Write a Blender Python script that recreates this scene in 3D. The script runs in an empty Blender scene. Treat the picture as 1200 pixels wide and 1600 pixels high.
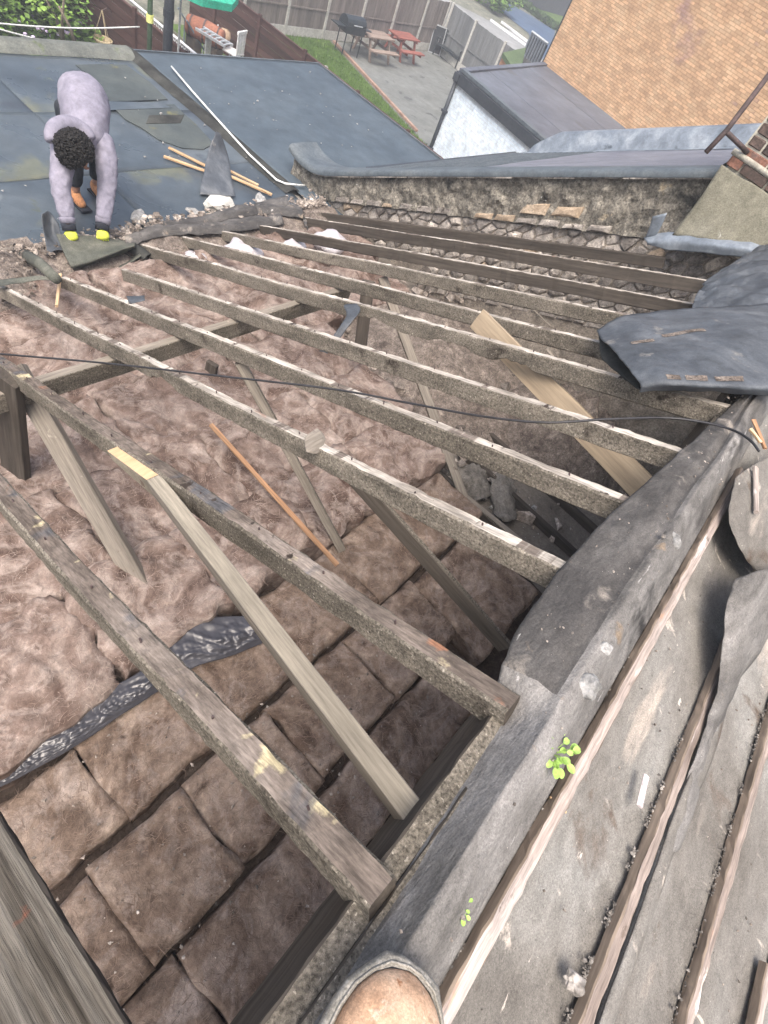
import bpy, bmesh, math, random
from mathutils import Vector, Matrix, noise
random.seed(7)
S = bpy.context.scene
COL = S.collection

# ------------------------------------------------------------------ camera
# world frame: origin at the photographer's phone, X along the ridge, Y down towards the gardens, Z up
CR = Vector((0.63025604, -0.69781352, 0.34034337))      # camera right
CD = Vector((-0.45627475, -0.68758693, -0.5648341))     # camera down
CF = Vector((0.62816453, 0.20070002, -0.75175051))      # camera forward
cam_data = bpy.data.cameras.new("camera")
cam = bpy.data.objects.new("camera", cam_data)
COL.objects.link(cam)
m = Matrix((CR, -CD, -CF)).transposed().to_4x4()
cam.matrix_world = m
cam_data.sensor_fit = 'VERTICAL'
cam_data.sensor_height = 36.0
cam_data.lens = 870.0 / 1600.0 * 36.0
cam_data.clip_start = 0.02
cam_data.clip_end = 900.0
S.camera = cam

# ------------------------------------------------------------------ light
SUN_EL, SUN_AZ = 63.0, 205.0        # azimuth measured from +X towards +Y (veiled sun on the front-slope side)
world = bpy.data.worlds.new("World")
S.world = world
world.use_nodes = True
nt = world.node_tree
bg = nt.nodes["Background"]
sky = nt.nodes.new("ShaderNodeTexSky")
sky.sky_type = 'NISHITA'
sky.sun_disc = False
sky.sun_elevation = math.radians(SUN_EL)
sky.sun_rotation = math.radians(90.0 - SUN_AZ)
sky.air_density = 1.0
sky.dust_density = 8.0
nt.links.new(sky.outputs[0], bg.inputs[0])
bg.inputs[1].default_value = 0.15
sd = bpy.data.lights.new("sun", 'SUN')
sd.energy = 1.15
sd.angle = math.radians(40.0)
sd.color = (1.0, 0.97, 0.93)
sun = bpy.data.objects.new("sun", sd)
COL.objects.link(sun)
a, e = math.radians(SUN_AZ), math.radians(SUN_EL)
sv = Vector((math.cos(a) * math.cos(e), math.sin(a) * math.cos(e), math.sin(e)))
sun.rotation_euler = sv.to_track_quat('Z', 'Y').to_euler()
S.view_settings.view_transform = 'Standard'
S.view_settings.look = 'None'
S.view_settings.gamma = 1.0
S.view_settings.use_curve_mapping = False
S.view_settings.exposure = 0.98

# ------------------------------------------------------------------ measuring helpers (sight line meets a real plane)
T = math.tan(math.radians(26))
GZ = -6.6                           # garden level
FZ = -3.40                          # ceiling level under the insulation

def ray(u, v):
    return CR * ((u - 600) / 870.0) + CD * ((v - 800) / 870.0) + CF
def onx(u, v, X): r = ray(u, v); return r * (X / r.x)
def ony(u, v, Y): r = ray(u, v); return r * (Y / r.y)
def onz(u, v, Z): r = ray(u, v); return r * (Z / r.z)
def back(u, v, dz=0.0):             # the opened roof slope
    r = ray(u, v); return r * ((-1 - T * .28 + dz) / (r.z + T * r.y))
def front(u, v, dz=0.0):            # the front slope with the battens
    r = ray(u, v); return r * ((-1 + T * .28 + dz) / (r.z - T * r.y))
def zb(y, dz=0.0): return -1 - T * (y + .28) + dz
def zf(y, dz=0.0): return -1 + T * (y + .28) + dz
def V(*a): return Vector(a)
def lerp(a, b, t): return a + (b - a) * t
def N3(x, y, z=0.0): return noise.noise(Vector((x, y, z)))
def fbm(x, y, z=0.0, o=4):
    s, a_ = 0.0, 1.0
    for i in range(o):
        s += a_ * noise.noise(Vector((x, y, z))); x *= 2.03; y *= 2.03; z = z * 2.03 + 7; a_ *= .5
    return s

# ------------------------------------------------------------------ materials
def ramp(nt, stops):
    n = nt.nodes.new("ShaderNodeValToRGB")
    e_ = n.color_ramp.elements
    while len(e_) < len(stops): e_.new(0.5)
    for el, (p, c) in zip(e_, stops):
        el.position = p
        el.color = (c[0], c[1], c[2], 1) if not isinstance(c, (int, float)) else (c, c, c, 1)
    return n

def mat(name, cols, scale=4.0, stretch=(1, 1, 1), detail=8.0, dist=0.0, rough=0.8, spec=0.3, bump=0.3, bscale=30.0,
        bdist=0.01, spots=(), rand=0.0, fine=0.25, finescale=60.0, bstretch=None, lo=.3, hi=.7, rvar=0.0, metal=0.0,
        fibre=None, trans=0.0, mid=.22, midscale=None):
    """noise-driven colour, mottled by a fine noise, patched by spots=((colour, scale, threshold, softness, stretch), ...)"""
    M = bpy.data.materials.new(name)
    M.use_nodes = True
    nt = M.node_tree; L = nt.links
    b = nt.nodes["Principled BSDF"]
    tc = nt.nodes.new("ShaderNodeTexCoord")
    def mp(st, off=0.0):
        n = nt.nodes.new("ShaderNodeMapping"); n.inputs['Scale'].default_value = st
        n.inputs['Location'].default_value = (off, off * .7, off * .3)
        L.new(tc.outputs['Object'], n.inputs[0]); return n
    oi = nt.nodes.new("ShaderNodeObjectInfo")
    def nz(sc, st=(1, 1, 1), d=detail, di=0.0, off=0.0, rg=0.55):
        n = nt.nodes.new("ShaderNodeTexNoise"); n.noise_dimensions = '4D'
        n.inputs['Scale'].default_value = sc; n.inputs['Detail'].default_value = d
        n.inputs['Distortion'].default_value = di; n.inputs['Roughness'].default_value = rg
        L.new(mp(st, off).outputs[0], n.inputs['Vector'])
        w = nt.nodes.new("ShaderNodeMath"); w.operation = 'MULTIPLY'; w.inputs[1].default_value = 17.0
        L.new(oi.outputs['Random'], w.inputs[0]); L.new(w.outputs[0], n.inputs['W'])
        return n
    n1 = nz(scale, stretch, detail, dist)
    stops = [(lerp(lo, hi, i / max(1, len(cols) - 1)), c) for i, c in enumerate(cols)]
    r = ramp(nt, stops)
    L.new(n1.outputs['Fac'], r.inputs[0])
    col = r.outputs[0]
    if fibre:                       # (colour, scale, distortion, strength): swirling pale strands
        fc, fs, fd, fk = fibre
        f = nz(fs, (1, 1, 1), 6, fd, 3.0, .6)
        rr = ramp(nt, [(.50, 0.0), (.58, fk), (.66, 0.0)])
        L.new(f.outputs['Fac'], rr.inputs[0])
        mx = nt.nodes.new("ShaderNodeMixRGB"); L.new(rr.outputs[0], mx.inputs[0]); L.new(col, mx.inputs[1])
        mx.inputs[2].default_value = (*fc, 1); col = mx.outputs[0]
    for i, sp in enumerate(spots):
        sc_, ss, th = sp[0], sp[1], sp[2]
        sf = sp[3] if len(sp) > 3 else .04
        st = sp[4] if len(sp) > 4 else (1, 1, 1)
        f = nz(ss, st, 5, .4, 11.0 + 5 * i, .6)
        rr = ramp(nt, [(th, 0.0), (th + sf, 1.0)])
        L.new(f.outputs['Fac'], rr.inputs[0])
        mx = nt.nodes.new("ShaderNodeMixRGB"); L.new(rr.outputs[0], mx.inputs[0]); L.new(col, mx.inputs[1])
        mx.inputs[2].default_value = (*sc_, 1); col = mx.outputs[0]
    for (am, sc2, st2, of2) in ((mid, midscale or scale * 4.3, stretch, 41.0), (fine * 1.5, finescale, bstretch or (1, 1, 1), 2.0)):
        if not am: continue
        f = nz(sc2, st2, 6, dist, of2, .68)
        rr = ramp(nt, [(.32, 1 - am), (.68, 1 + am)])
        L.new(f.outputs['Fac'], rr.inputs[0])
        mx = nt.nodes.new("ShaderNodeMixRGB"); mx.blend_type = 'MULTIPLY'; mx.inputs[0].default_value = 1
        L.new(col, mx.inputs[1]); L.new(rr.outputs[0], mx.inputs[2]); col = mx.outputs[0]
    if rand:                        # every piece its own tone
        ge = nt.nodes.new("ShaderNodeNewGeometry")
        ad = nt.nodes.new("ShaderNodeMath"); ad.operation = 'ADD'
        L.new(oi.outputs['Random'], ad.inputs[0]); L.new(ge.outputs['Random Per Island'], ad.inputs[1])
        fr = nt.nodes.new("ShaderNodeMath"); fr.operation = 'FRACT'; L.new(ad.outputs[0], fr.inputs[0])
        rr = ramp(nt, [(0, 1 - rand), (1, 1 + rand)])
        L.new(fr.outputs[0], rr.inputs[0])
        mx = nt.nodes.new("ShaderNodeMixRGB"); mx.blend_type = 'MULTIPLY'; mx.inputs[0].default_value = 1
        L.new(col, mx.inputs[1]); L.new(rr.outputs[0], mx.inputs[2]); col = mx.outputs[0]
    L.new(col, b.inputs['Base Color'])
    b.inputs['Specular IOR Level'].default_value = spec
    b.inputs['Metallic'].default_value = metal
    if rvar:
        f = nz(scale * 1.7, stretch, 4, dist, 23.0)
        mr = nt.nodes.new("ShaderNodeMapRange")
        mr.inputs['From Min'].default_value = .35; mr.inputs['From Max'].default_value = .65
        mr.inputs['To Min'].default_value = max(.05, rough - rvar); mr.inputs['To Max'].default_value = min(1, rough + rvar)
        L.new(f.outputs['Fac'], mr.inputs[0]); L.new(mr.outputs[0], b.inputs['Roughness'])
    else:
        b.inputs['Roughness'].default_value = rough
    if trans:
        b.inputs['Transmission Weight'].default_value = trans
    if bump:
        f = nz(bscale, bstretch or stretch, 7, dist * .6, 31.0, .62)
        bp = nt.nodes.new("ShaderNodeBump"); bp.inputs['Strength'].default_value = bump
        bp.inputs['Distance'].default_value = bdist
        L.new(f.outputs['Fac'], bp.inputs['Height']); L.new(bp.outputs[0], b.inputs['Normal'])
    return M

GR = (.05, 1, 1)                    # grain runs along a timber's own X
MT = {}
MT['insul'] = mat('mineral_wool', [(0.0974, 0.0669, 0.0546), (0.1983, 0.1495, 0.1275), (0.3268, 0.2714, 0.2388)], 2.6, detail=9, dist=2.2, rough=1, spec=.02,
                  bump=.55, bscale=18, bdist=.02, fibre=((.45, .385, .345), 3.6, 2.2, .40), fine=.18, finescale=140, lo=.36, hi=.66, mid=.30, midscale=9,
                  spots=(((.40, .34, .305), 2.4, .62, .10), ((.085, .055, .045), 5, .62, .09)))
MT['insul_dirty'] = mat('dirty_mineral_wool', [(0.0968, 0.0677, 0.0513), (0.1883, 0.1416, 0.1115), (0.3055, 0.2442, 0.1988)], 2.8, detail=9, dist=2.2, rough=1, spec=.02,
                  bump=.6, bscale=22, bdist=.018, fibre=((.31, .262, .235), 4.0, 2.2, .40), fine=.24, finescale=170, lo=.36, hi=.66, mid=.32, midscale=11,
                  spots=(((.33, .275, .24), 3.0, .62, .10), ((.065, .046, .036), 6, .61, .08), ((.44, .40, .36), 120, .73, .02)))
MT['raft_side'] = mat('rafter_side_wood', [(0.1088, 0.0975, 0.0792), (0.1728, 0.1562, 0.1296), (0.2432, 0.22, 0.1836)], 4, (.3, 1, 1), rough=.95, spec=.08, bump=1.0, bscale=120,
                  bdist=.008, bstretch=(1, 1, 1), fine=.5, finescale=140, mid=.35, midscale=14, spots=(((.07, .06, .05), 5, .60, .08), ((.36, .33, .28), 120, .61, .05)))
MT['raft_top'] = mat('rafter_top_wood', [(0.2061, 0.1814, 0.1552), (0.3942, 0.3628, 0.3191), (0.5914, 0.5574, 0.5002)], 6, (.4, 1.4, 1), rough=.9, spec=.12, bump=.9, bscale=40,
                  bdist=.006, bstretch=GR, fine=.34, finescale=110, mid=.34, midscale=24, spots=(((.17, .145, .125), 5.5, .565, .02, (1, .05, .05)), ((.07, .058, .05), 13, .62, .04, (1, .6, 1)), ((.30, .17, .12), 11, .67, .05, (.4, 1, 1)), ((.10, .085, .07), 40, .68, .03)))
MT['raft_near'] = mat('near_rafter_wood', [(.085, .070, .058), (.165, .138, .118), (.27, .235, .205)], 4, (.6, 1.3, 1), rough=.9, spec=.12, bump=.9, bscale=30,
                  bdist=.005, bstretch=(.12, 1, 1), fine=.32, finescale=150, mid=.34, midscale=22, spots=(((.44, .385, .25), 9, .60, .06), ((.10, .10, .105), 5.5, .57, .06, (1, .5, 1)), ((.045, .036, .03), 11, .62, .04), ((.24, .125, .08), 8, .64, .06), ((.40, .37, .33), 6, .64, .08), ((.03, .022, .018), 26, .71, .02)))
MT['grey_wood'] = mat('grey_weathered_wood', [(.13, .113, .095), (.21, .187, .157), (.30, .27, .23)], 6, GR, rough=.85, spec=.2, bump=.6, bscale=40,
                  bdist=.003, fine=.22, finescale=120, bstretch=GR, spots=(((.10, .08, .065), 8, .64, .05), ((.36, .33, .28), 9, .66, .05)))
MT['plank_wood'] = mat('ribbed_weathered_wood', [(0.0297, 0.0251, 0.0198), (0.0891, 0.0792, 0.066), (0.1518, 0.1386, 0.1188)], 17, (.07, 1.6, 1), rough=.95, spec=.1, bump=1.0, bscale=26,
                  bdist=.016, fine=.3, finescale=90, bstretch=(.05, 1.8, 1), lo=.38, hi=.60, mid=.3, spots=(((.26, .075, .04), 4, .66, .05),))
MT['new_wood'] = mat('propped_timber_wood', [(0.1564, 0.1395, 0.1115), (0.23, 0.2065, 0.1649), (0.3128, 0.2837, 0.2279)], 6, (.12, 1, 1), rough=.8, spec=.2, bump=.35, bscale=60,
                  bdist=.002, fine=.2, finescale=160, bstretch=GR, mid=.2, midscale=12, spots=(((.13, .10, .08), 14, .67, .03), ((.42, .39, .31), 8, .64, .08)))
MT['cut_wood'] = mat('fresh_cut_wood', [(0.504, 0.3366, 0.189), (0.63, 0.4488, 0.273), (0.714, 0.5304, 0.3465)], 7, (.2, 1, 1), rough=.7, spec=.25, bump=.2, bscale=60, bdist=.001,
                  fine=.1, bstretch=GR)
MT['board_wood'] = mat('new_board_wood', [(0.2661, 0.2116, 0.1488), (0.3516, 0.2852, 0.2029), (0.4182, 0.345, 0.257)], 5, GR, rough=.8, spec=.2, bump=.3, bscale=40, bdist=.001,
                  fine=.15, bstretch=GR, spots=(((.10, .065, .04), 14, .72, .01),))
MT['dark_wood'] = mat('dark_old_wood', [(.035, .03, .026), (.07, .06, .05), (.11, .095, .08)], 6, GR, rough=.85, spec=.2, bump=.5, bscale=40, bdist=.004,
                  fine=.25, bstretch=GR)
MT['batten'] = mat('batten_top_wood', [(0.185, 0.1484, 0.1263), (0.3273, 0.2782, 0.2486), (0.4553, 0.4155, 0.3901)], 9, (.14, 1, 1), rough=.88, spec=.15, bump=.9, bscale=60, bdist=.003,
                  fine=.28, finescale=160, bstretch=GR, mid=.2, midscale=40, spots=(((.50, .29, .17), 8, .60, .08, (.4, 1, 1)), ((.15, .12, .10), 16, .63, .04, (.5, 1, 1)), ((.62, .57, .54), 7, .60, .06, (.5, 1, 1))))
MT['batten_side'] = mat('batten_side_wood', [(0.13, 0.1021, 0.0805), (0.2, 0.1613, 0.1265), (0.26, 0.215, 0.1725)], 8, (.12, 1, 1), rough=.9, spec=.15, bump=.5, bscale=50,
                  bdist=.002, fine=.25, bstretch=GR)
MT['orange_wood'] = mat('orange_batten_wood', [(0.272, 0.14, 0.072), (0.357, 0.21, 0.12), (0.425, 0.3, 0.204)], 7, GR, rough=.8, bump=.3, bscale=50, bdist=.002, bstretch=GR)
MT['roof_batten_wood'] = mat('pale_split_wood', [(.36, .22, .12), (.52, .36, .21), (.62, .47, .31)], 7, GR, rough=.8, bump=.3, bscale=50, bdist=.002, bstretch=GR,
                  spots=(((.22, .11, .05), 7, .60, .05, (.4, 1, 1)),))
MT['felt_old'] = mat('dusty_underlay_felt', [(0.121, 0.1122, 0.0997), (0.1834, 0.1742, 0.1585), (0.2575, 0.255, 0.2399)], 2.6, (.6, 1.1, 1), detail=12, dist=.8, rough=.9, spec=.15,
                  bump=1.0, bscale=90, bdist=.004, fine=.3, finescale=300, rvar=.05, mid=.2, midscale=26,
                  spots=(((.44, .385, .33), 3.2, .59, .10, (.3, 1.3, 1)), ((.115, .09, .072), 4.5, .60, .08), ((.42, .38, .335), 13, .63, .05, (1, .35, 1)), ((.50, .45, .40), 45, .68, .03, (.3, 1, 1)), ((.60, .55, .50), 130, .70, .02), ((.06, .048, .038), 100, .70, .02)))
MT['felt_ridge'] = mat('smeared_ridge_felt', [(0.0562, 0.0535, 0.0515), (0.1429, 0.1371, 0.1288), (0.245, 0.237, 0.2266)], 4.0, (.5, 1.2, 1), detail=12, dist=1.0, rough=.82, spec=.22,
                  bump=1.0, bscale=55, bdist=.006, fine=.26, finescale=220, rvar=.08, mid=.30, midscale=22,
                  spots=(((.36, .35, .335), 5.5, .60, .07, (.35, 1, 1)), ((.032, .031, .030), 3.6, .58, .07, (.5, 1, 1)), ((.22, .175, .13), 7, .65, .05), ((.36, .35, .34), 30, .66, .04, (.2, 1, 1)), ((.58, .56, .53), 110, .72, .02)))
MT['felt_flap'] = mat('shade_toned_flap_felt', [(.032, .031, .031), (.078, .074, .070), (.150, .143, .135)], 3.4, (.6, 1.2, 1), detail=12, dist=1.0, rough=.7, spec=.32,  # flap's shade is put into this darker felt colour; spots are dust and scuffs
                  bump=1.0, bscale=50, bdist=.006, fine=.28, finescale=220, rvar=.1, mid=.34, midscale=20,
                  spots=(((.26, .235, .205), 5.0, .60, .08), ((.20, .165, .13), 9, .63, .06), ((.42, .41, .39), 26, .67, .03, (.15, 1, 1)), ((.6, .58, .55), 110, .72, .02)))
MT['felt_blue'] = mat('loose_bitumen_felt', [(.04, .046, .055), (.075, .086, .10), (.125, .137, .15)], 4.0, (1, .5, 1), detail=10, dist=.8, rough=.58, spec=.45,
                  bump=.8, bscale=40, bdist=.005, fine=.22, finescale=200, rvar=.12, mid=.28, midscale=18,
                  spots=(((.20, .195, .185), 6, .62, .07), ((.28, .27, .25), 90, .72, .02)))
MT['felt_under'] = mat('felt_underside', [(.022, .023, .023), (.042, .044, .042), (.075, .077, .07)], 4, rough=.9, spec=.15, bump=.4, bscale=20, bdist=.005, fine=.15)
MT['felt_green'] = mat('thick_mossy_felt', [(.06, .066, .056), (.10, .105, .088), (.15, .15, .125)], 5, rough=.8, spec=.25, bump=.5, bscale=30, bdist=.004, fine=.3, finescale=150)
MT['flat_old'] = mat('old_flat_roof_felt', [(0.0369, 0.0491, 0.0619), (0.0623, 0.0795, 0.0948), (0.1016, 0.1206, 0.1339)], .8, detail=9, dist=.8, rough=.36, spec=.5, bump=.4, bscale=60,
                  bdist=.003, fine=.16, finescale=200, rvar=.16, mid=.16, midscale=5,
                  spots=(((.115, .125, .095), .75, .55, .07), ((.075, .085, .05), 2.6, .64, .06), ((.20, .215, .225), 1.6, .62, .12), ((.045, .055, .07), 1.5, .60, .05)))
MT['flat_new'] = mat('newer_flat_roof_felt', [(0.0494, 0.0687, 0.0876), (0.0598, 0.0816, 0.1017), (0.0733, 0.096, 0.1157)], 1.2, rough=.6, spec=.45, bump=.35, bscale=120, bdist=.002,
                  fine=.08, finescale=300, rvar=.05, spots=(((.05, .062, .075), 1.4, .66, .08),))
MT['felt_kerb'] = mat('mossy_grey_kerb', [(.085, .095, .09), (.125, .135, .122), (.17, .178, .155)], 3, rough=.8, bump=.4, fine=.2, spots=(((.10, .12, .07), 4, .58, .06),))
MT['neigh_felt'] = mat('lavender_roof_felt', [(0.1275, 0.1343, 0.1658), (0.1615, 0.17, 0.1997), (0.1913, 0.1997, 0.2295)], 2, rough=.7, spec=.35, bump=.4, bscale=80, bdist=.003, fine=.2, finescale=120)
MT['neigh_edge'] = mat('blue_edge_felt', [(0.06, 0.076, 0.092), (0.088, 0.108, 0.124), (0.12, 0.14, 0.152)], 3, (1, 1, 1), rough=.6, spec=.4, bump=.5, bscale=20, bdist=.006, fine=.15)
MT['lead'] = mat('lead_sheet', [(.12, .145, .175), (.20, .235, .275), (.34, .38, .42)], 3, (.6, 1, 1), dist=.8, rough=.45, spec=.5, bump=.35, bscale=12, bdist=.006, fine=.1,
                  metal=.25, rvar=.12, spots=(((.06, .075, .09), 4, .62, .08),))
MT['stone'] = mat('rough_flint_stone', [(0.1518, 0.1352, 0.1214), (0.3174, 0.2898, 0.2622), (0.5244, 0.483, 0.4278)], 8, dist=.8, rough=.92, bump=1, bscale=40, bdist=.012, rand=.3, fine=.3, mid=.3,
                  spots=(((.07, .06, .05), 12, .62, .06), ((.45, .36, .24), 5, .68, .06)))
MT['mortar'] = mat('crumbling_lime_mortar', [(0.154, 0.132, 0.11), (0.242, 0.2145, 0.1815), (0.352, 0.3135, 0.264)], 8, rough=.95, bump=1, bscale=30, bdist=.015, fine=.35)
MT['pebble'] = mat('mossy_pebble_render', [(0.0891, 0.0842, 0.0729), (0.1944, 0.1814, 0.1539), (0.3402, 0.3159, 0.2673)], 6, rough=.95, bump=1, bscale=60, bdist=.015, fine=.5, finescale=60, mid=.35, midscale=18,
                  spots=(((.32, .27, .19), 3, .64, .05), ((.035, .035, .032), 3, .56, .1), ((.62, .62, .60), 30, .68, .02)))
MT['tan_stone'] = mat('tan_brick_face', [(0.2875, 0.2185, 0.1495), (0.3795, 0.299, 0.2185), (0.46, 0.3795, 0.2875)], 9, rough=.9, bump=.6, bscale=30, bdist=.006, fine=.25, rand=.2)
MT['render'] = mat('sandy_grey_render', [(0.1364, 0.1333, 0.1023), (0.186, 0.1798, 0.1395), (0.2294, 0.2232, 0.1798)], 4, rough=.95, bump=.6, bscale=60, bdist=.006, fine=.25, finescale=120,
                  spots=(((.48, .48, .44), 5, .68, .05),))
MT['chim_brick'] = mat('sooty_chimney_brick', [(.05, .042, .04), (.10, .075, .065), (.16, .11, .09)], 8, rough=.9, bump=.8, bscale=30, bdist=.008, fine=.3, rand=.3,
                  spots=(((.34, .12, .07), 6, .62, .06),))
MT['red_brick'] = mat('broken_red_brick', [(0.132, 0.0599, 0.045), (0.216, 0.1111, 0.08), (0.12, 0.1026, 0.1)], 12, rough=.9, bump=.8, bscale=30, bdist=.008, fine=.3)
MT['chim_mortar'] = mat('pale_chimney_mortar', [(.36, .34, .28), (.46, .44, .37), (.52, .50, .43)], 9, rough=.95, bump=.7, bscale=40, bdist=.006, fine=.2)
MT['iron'] = mat('rusty_iron', [(0.035, 0.028, 0.0298), (0.07, 0.052, 0.051), (0.112, 0.08, 0.0765)], 12, rough=.7, bump=.4, fine=.2)
MT['orange_brick'] = mat('buff_orange_brick', [(0.4413, 0.2754, 0.1557), (0.5568, 0.3618, 0.2109), (0.6514, 0.4644, 0.2913)], 3, rough=.85, bump=.4, bscale=40, bdist=.003, fine=.12, rand=.17, mid=.1,
                  spots=(((.36, .23, .185), .8, .62, .08),))
MT['brick_mortar'] = mat('buff_mortar', [(0.2604, 0.145, 0.0825), (0.31, 0.1856, 0.11), (0.341, 0.2146, 0.132)], 4, rough=.95, bump=.3, fine=.15)
MT['white_brick'] = mat('white_painted_brick', [(0.648, 0.7392, 0.812), (0.756, 0.8512, 0.928), (0.864, 0.9408, 0.9976)], 2, (1, 1, 1), rough=.7, bump=.3, fine=.06, rand=.07)
MT['white'] = mat('white_paint', [(.66, .68, .70), (.74, .76, .78)], 3, rough=.5, bump=.05, fine=.04)
MT['garage_felt'] = mat('brown_grey_garage_felt', [(0.0779, 0.0874, 0.1103), (0.1025, 0.115, 0.1418), (0.1271, 0.1426, 0.1733)], .6, rough=.6, bump=.3, fine=.1,
                  spots=(((.085, .08, .07), .5, .60, .1),))
MT['dark_trim'] = mat('black_fascia', [(.03, .036, .045), (.05, .058, .07)], 4, rough=.5, spec=.4, bump=.1, fine=.1)
MT['concrete'] = mat('pale_concrete', [(.36, .36, .33), (.46, .46, .43), (.52, .52, .49)], 4, rough=.9, bump=.3, fine=.12)
MT['fence'] = mat('weathered_fence_board', [(0.1275, 0.1148, 0.1062), (0.187, 0.1658, 0.153), (0.238, 0.2167, 0.1997)], 3, (1, 1, .12), rough=.9, bump=.4, fine=.12, rand=.18,
                  bstretch=(1, 1, .1))
MT['fence_dark'] = mat('grey_fence_board', [(.11, .12, .125), (.15, .16, .165), (.20, .21, .21)], 3, (1, 1, .12), rough=.9, bump=.4, fine=.12, rand=.15)
MT['brown_fence'] = mat('brown_stained_board', [(.040, .020, .018), (.062, .032, .027), (.085, .045, .037)], 3, (1, .15, 1), rough=.75, bump=.3, fine=.15, rand=.25)
MT['grass'] = mat('lawn_ground', [(.045, .085, .018), (.075, .13, .03), (.11, .17, .045)], 2.5, rough=.95, bump=.8, bscale=30, bdist=.03, fine=.3, finescale=30,
                  spots=(((.13, .14, .06), 2, .64, .08),))
MT['blade'] = mat('grass_blade', [(.06, .12, .02), (.10, .18, .035), (.13, .21, .05)], 2, rough=.8, bump=0, rand=.35, fine=.1)
MT['patio'] = mat('damp_grey_paving', [(0.119, 0.1292, 0.1224), (0.1496, 0.1598, 0.153), (0.1768, 0.187, 0.1802)], .9, rough=.75, spec=.35, bump=.3, fine=.1, rvar=.1,
                  spots=(((.075, .08, .08), 2.4, .62, .03),))
MT['edging'] = mat('red_edging_brick', [(.27, .17, .135), (.34, .22, .17), (.38, .27, .22)], 5, rough=.9, bump=.3, rand=.15)
MT['road'] = mat('grey_lane', [(0.192, 0.2, 0.2), (0.24, 0.248, 0.248), (0.28, 0.288, 0.288)], .5, rough=.85, bump=.2, fine=.1)
MT['blue_road'] = mat('blue_grey_asphalt', [(0.0562, 0.09, 0.1522), (0.0675, 0.1062, 0.1733), (0.0788, 0.117, 0.189)], .4, rough=.7, bump=.2, fine=.06)
MT['scrub'] = mat('scrubby_verge', [(.10, .11, .085), (.16, .165, .13), (.22, .21, .17)], 1.2, rough=.95, bump=.6, bscale=8, bdist=.1, fine=.25, finescale=12)
MT['earth'] = mat('garden_earth', [(.05, .05, .035), (.08, .075, .05), (.11, .10, .07)], 1.5, rough=.95, bump=.5, fine=.3)
MT['leaf'] = mat('shrub_leaf', [(.07, .14, .02), (.13, .24, .04), (.21, .33, .07)], 1.3, rough=.6, spec=.35, bump=0, rand=.45, fine=.1)
MT['leaf_dark'] = mat('dark_shrub_leaf', [(.025, .055, .015), (.045, .09, .022), (.075, .13, .03)], 1.3, rough=.6, spec=.35, bump=0, rand=.4, fine=.1)
MT['weed'] = mat('fresh_weed_leaf', [(.22, .38, .07), (.30, .48, .11), (.38, .55, .16)], 30, rough=.55, bump=0, rand=.15, fine=.1)
MT['twig'] = mat('pale_bark', [(.16, .13, .10), (.26, .22, .17)], 12, rough=.9, bump=.4)
MT['flower'] = mat('pale_flower', [(.5, .42, .62), (.68, .6, .78)], 8, rough=.7, bump=0, rand=.2)
MT['yellow_flower'] = mat('yellow_flower', [(.62, .66, .12), (.75, .78, .3)], 8, rough=.7, bump=0)
MT['sweat'] = mat('lilac_grey_sweatshirt', [(0.1955, 0.1881, 0.2372), (0.2346, 0.2283, 0.283), (0.2737, 0.2642, 0.3204)], 5, rough=.95, spec=.1, bump=.35, bscale=12, bdist=.012, fine=.08, finescale=300)
MT['trouser'] = mat('dark_work_trouser', [(.012, .015, .02), (.025, .03, .038), (.045, .05, .06)], 6, rough=.9, spec=.15, bump=.35, bscale=14, bdist=.01)
MT['skin'] = mat('skin', [(.30, .17, .12), (.38, .22, .155)], 12, rough=.55, spec=.35, bump=.1, fine=.06)
MT['hair'] = mat('black_hair', [(0.0048, 0.0042, 0.0042), (0.0108, 0.0096, 0.009)], 40, rough=.6, spec=.35, bump=.8, bscale=60, bdist=.01, fine=.3)
MT['glove'] = mat('lime_yellow_glove', [(.60, .68, .07), (.72, .78, .12)], 20, rough=.8, bump=.3, bscale=80, bdist=.002, fine=.08)
MT['cuff'] = mat('black_glove_cuff', [(.012, .014, .02), (.03, .034, .045)], 20, rough=.9, bump=.2)
MT['boot'] = mat('tan_boot_leather', [(0.3762, 0.2223, 0.1339), (0.5434, 0.3651, 0.2463), (0.6688, 0.508, 0.3749)], 12, detail=10, dist=.6, rough=.8, spec=.2, bump=.7, bscale=90, bdist=.002, fine=.22, finescale=260, mid=.25, midscale=50,
                  spots=(((.68, .58, .47), 20, .58, .07), ((.34, .17, .09), 22, .64, .05), ((.10, .07, .05), 80, .71, .02)))
MT['sole'] = mat('dusty_rubber_sole', [(0.17, 0.1615, 0.1403), (0.255, 0.2422, 0.2125), (0.34, 0.323, 0.289)], 30, rough=.9, bump=.7, bscale=120, bdist=.002, fine=.3, finescale=300, mid=.25)
MT['boot_far'] = mat('orange_boot_leather', [(.36, .16, .07), (.50, .26, .13)], 9, rough=.7, bump=.2)
MT['plastic'] = mat('crumpled_black_polythene', [(0.039, 0.039, 0.0468), (0.0715, 0.0715, 0.0806)], 3, rough=.27, spec=.6, bump=0, fine=.0, mid=0)
MT['bag'] = mat('pale_plastic_bag', [(.42, .40, .42), (.60, .57, .59)], 6, rough=.45, spec=.5, bump=.5, bscale=20, bdist=.01, dist=1, fine=.06)
MT['dust'] = mat('dusty_ceiling_board', [(.10, .088, .075), (.15, .135, .115), (.20, .18, .155)], 3, dist=.5, rough=.95, bump=.5, bscale=30, bdist=.006, fine=.2)
MT['debris'] = mat('plaster_and_slate_debris', [(.08, .068, .058), (.21, .18, .155), (.48, .43, .38)], 9, rough=.95, bump=.6, rand=.55, fine=.3, lo=.3, hi=.68, bscale=60)
MT['grit'] = mat('dark_grit', [(.06, .055, .05), (.15, .138, .125), (.36, .34, .315)], 30, rough=.9, bump=.3, rand=.6)
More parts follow.
